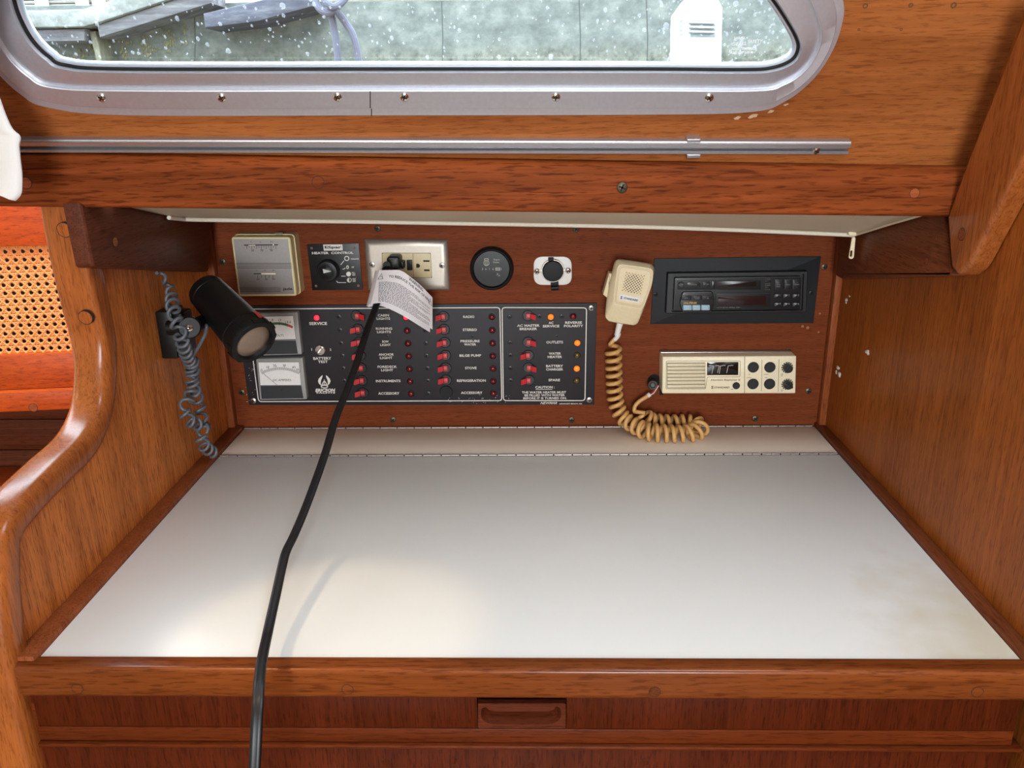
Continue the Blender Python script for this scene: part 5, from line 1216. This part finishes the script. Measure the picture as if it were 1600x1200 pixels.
t_ = ax.orthogonal().normalized(); s_ = ax.cross(t_)
for i in range(12):
    a = 2*pi*i/12; d_ = t_*cos(a)+s_*sin(a); e_ = ax.cross(d_); M = Matrix((d_, e_, ax)).transposed()
    mb.box(hp(-hl+.0975+.005)+d_*.0288, (.0016, .006, .008), .0004, M)
lr = mb.build('lens_ring', LAMPB, hd)
mb = MB(); mb.lathe(hp(-hl+.1035), ax, [(.0215, 0), (.021, .0012), (.012, .0032), (0, .0038)], 40); mb.build('lens', mat('frosted lens', (132, 112, 96), .2), lr, angle=60)
mb = MB(); N_ = 14
updir = (UP*.75+RT*.66); updir = (updir-ax*updir.dot(ax)).normalized(); sd_ = ax.cross(updir)
def tp(i, j):
    a = -.75+1.15*i; r = .0277+.0002; d_ = updir*cos(a)+sd_*sin(a); return hp(-hl+.0835+.0125*j+.004*(i-.5))+d_*(r if j > .3 else r-.0003)
mb.grid(tp, 14, 3); mb.build('red_tape', mat('red tape', (206, 62, 50), .5), hd, label='strip of red tape')
GC = mat('grey coiled cord', (86, 90, 96), .42)
def gx(x, y, X): return at(*z4(x, y), X)
s1 = catmull([gx(105, 95, -.412), gx(150, 150, -.408), gx(172, 190, -.404), gx(180, 240, -.398), gx(192, 320, -.386), gx(212, 400, -.378), gx(235, 470, -.378), gx(260, 555, -.388), gx(288, 620, -.398), gx(300, 700, -.402), gx(300, 790, -.404), gx(275, 850, -.406), gx(255, 905, -.406), gx(285, 965, -.404), gx(340, 990, -.400), gx(370, 1020, -.398)], 8)
h1 = helix(s1, .0066, 64, ph=.5, rad=lambda t: .35+.65*min(1, t*6))
s2 = catmull([gx(300, 605, -.394), gx(306, 680, -.398), gx(308, 760, -.400), gx(335, 850, -.402), gx(352, 930, -.400), gx(372, 1000, -.399), gx(355, 1060, -.399), gx(370, 1110, -.399), gx(405, 1140, -.399), gx(425, 1150, -.398)], 8)
h2 = helix(s2, .0066, 74, ph=1.5)
for p in h1+h2:
    if p.x < -.4222: p.x = -.4222
lead = catmull([yk+low*.004, gx(385, 410, -.360), gx(375, 460, -.364), gx(345, 520, -.372), gx(308, 580, -.385), gx(296, 605, -.390)], 6)
mb = MB(); mb.tube(h1, .0021, 7); mb.build('coiled_cord', GC, rl_, label='grey coiled cord', angle=80)
mb = MB(); mb.tube(lead[:-1]+h2, .0021, 7); mb.build('coiled_cord', GC, rl_, label='grey coiled cord', angle=80)
# ------------------------------------------------------------------ light
wd_ = bpy.data.worlds.new('overcast'); SC.world = wd_; wd_.use_nodes = True    # overcast sky, three times brighter overhead than at the horizon
nt = wd_.node_tree; bg = nt.nodes['Background']; bg.inputs[1].default_value = 1.
tc = nt.nodes.new('ShaderNodeTexCoord'); sx = nt.nodes.new('ShaderNodeSeparateXYZ'); nt.links.new(tc.outputs['Generated'], sx.inputs[0])
r = ramp(nt, [(0, (.12, .12, .11)), (.02, (.24, .27, .29)), (.5, (.58, .68, .76)), (1, (.80, .96, 1.08))]); nt.links.new(sx.outputs[2], r.inputs[0])
mu = nt.nodes.new('ShaderNodeVectorMath'); mu.operation = 'SCALE'; mu.inputs['Scale'].default_value = 13.; nt.links.new(r.outputs[0], mu.inputs[0]); nt.links.new(mu.outputs[0], bg.inputs[0])
wd_.cycles.sampling_method = 'AUTOMATIC'
def portal(name, loc, out, sx_, sy_):
    l = bpy.data.lights.new(name, 'AREA'); l.shape = 'RECTANGLE'; l.size = sx_; l.size_y = sy_; l.cycles.is_portal = True
    o = bpy.data.objects.new(name, l); COL.objects.link(o); o.location = loc; o.rotation_euler = (-Vector(out)).to_track_quat('-Z', 'X').to_euler() if False else Vector(out).to_track_quat('Z', 'X').to_euler(); return o
def area_light(name, loc, target, sx, sy, power, col):
    l = bpy.data.lights.new(name, 'AREA'); l.shape = 'RECTANGLE'; l.size = sx; l.size_y = sy; l.energy = power; l.color = col
    o = bpy.data.objects.new(name, l); COL.objects.link(o); o.location = loc
    o.rotation_euler = (Vector(target)-Vector(loc)).to_track_quat('-Z', 'Y').to_euler(); return o
portal('hatch_opening', ((hx0+hx1)/2, (hy0+hy1)/2, 1.04), (0, 0, 1), max(hx1-hx0, hy1-hy0), max(hx1-hx0, hy1-hy0))
gx0, gx1 = min(p.x for p in GG), max(p.x for p in GG); gy0, gy1 = min(p.y for p in GG), max(p.y for p in GG)
po_ = portal('window_opening', WP((gx0+gx1)/2, (gy0+gy1)/2, -.02), WW.N*sgn, .1, .1)
po_.matrix_world = Matrix(((WW.U.x, WW.V.x, (WW.N*sgn).x, po_.location.x), (WW.U.y, WW.V.y, (WW.N*sgn).y, po_.location.y), (WW.U.z, WW.V.z, (WW.N*sgn).z, po_.location.z), (0, 0, 0, 1)))
po_.data.size = gx1-gx0; po_.data.size_y = gy1-gy0
area_light('companionway_fill', (0, -3.15, .45), (0, 0, .3), .75, 1.0, 43, (.92, .97, 1))  # area light added to brighten the panel; sky through the opening is too weak
# warm downlight in the cabin ceiling: its round pool falls on the near left of the table
A_, B_, C_ = [Vector(TOP.px(*p)) for p in ((285, 985), (470, 886), (690, 930))]
d_ = 2*(A_.x*(B_.y-C_.y)+B_.x*(C_.y-A_.y)+C_.x*(A_.y-B_.y))
cc = Vector((((A_.length_squared)*(B_.y-C_.y)+(B_.length_squared)*(C_.y-A_.y)+(C_.length_squared)*(A_.y-B_.y))/d_, ((A_.length_squared)*(C_.x-B_.x)+(B_.length_squared)*(A_.x-C_.x)+(C_.length_squared)*(B_.x-A_.x))/d_))
pr = (A_-cc).length; Lp = Vector((-.75, -.75, .97)); dist = (Vector((cc.x, cc.y, 0))-Lp).length
sl = bpy.data.lights.new('ceiling_downlight', 'SPOT'); sl.energy = 12; sl.color = (1, .74, .42); sl.shadow_soft_size = .02; sl.spot_size = 2*atan(pr/dist); sl.spot_blend = .15
so_ = bpy.data.objects.new('ceiling_downlight', sl); COL.objects.link(so_); so_.location = Lp; so_.rotation_euler = (Vector((cc.x, cc.y, 0))-Lp).to_track_quat('-Z', 'Y').to_euler()
pl_ = bpy.data.lights.new('cabin_lamp', 'POINT'); pl_.energy = .9; pl_.color = (1, .74, .44); pl_.shadow_soft_size = .035
po = bpy.data.objects.new('cabin_lamp', pl_); COL.objects.link(po); po.location = (-.95, -.52, .47)
# ------------------------------------------------------------------ camera
cd = bpy.data.cameras.new('camera'); cd.sensor_fit = 'HORIZONTAL'; cd.sensor_width = 36; cd.lens = F/1600*36; cd.clip_start = .02; cd.clip_end = 200
co = bpy.data.objects.new('camera', cd); COL.objects.link(co)
co.matrix_world = Matrix((( RT.x, UP.x, -FW.x, CAM.x), (RT.y, UP.y, -FW.y, CAM.y), (RT.z, UP.z, -FW.z, CAM.z), (0, 0, 0, 1)))
SC.camera = co
SC.view_settings.view_transform = 'Standard'; SC.view_settings.look = 'None'; SC.view_settings.exposure = .24; SC.view_settings.gamma = 1; SC.view_settings.use_curve_mapping = False
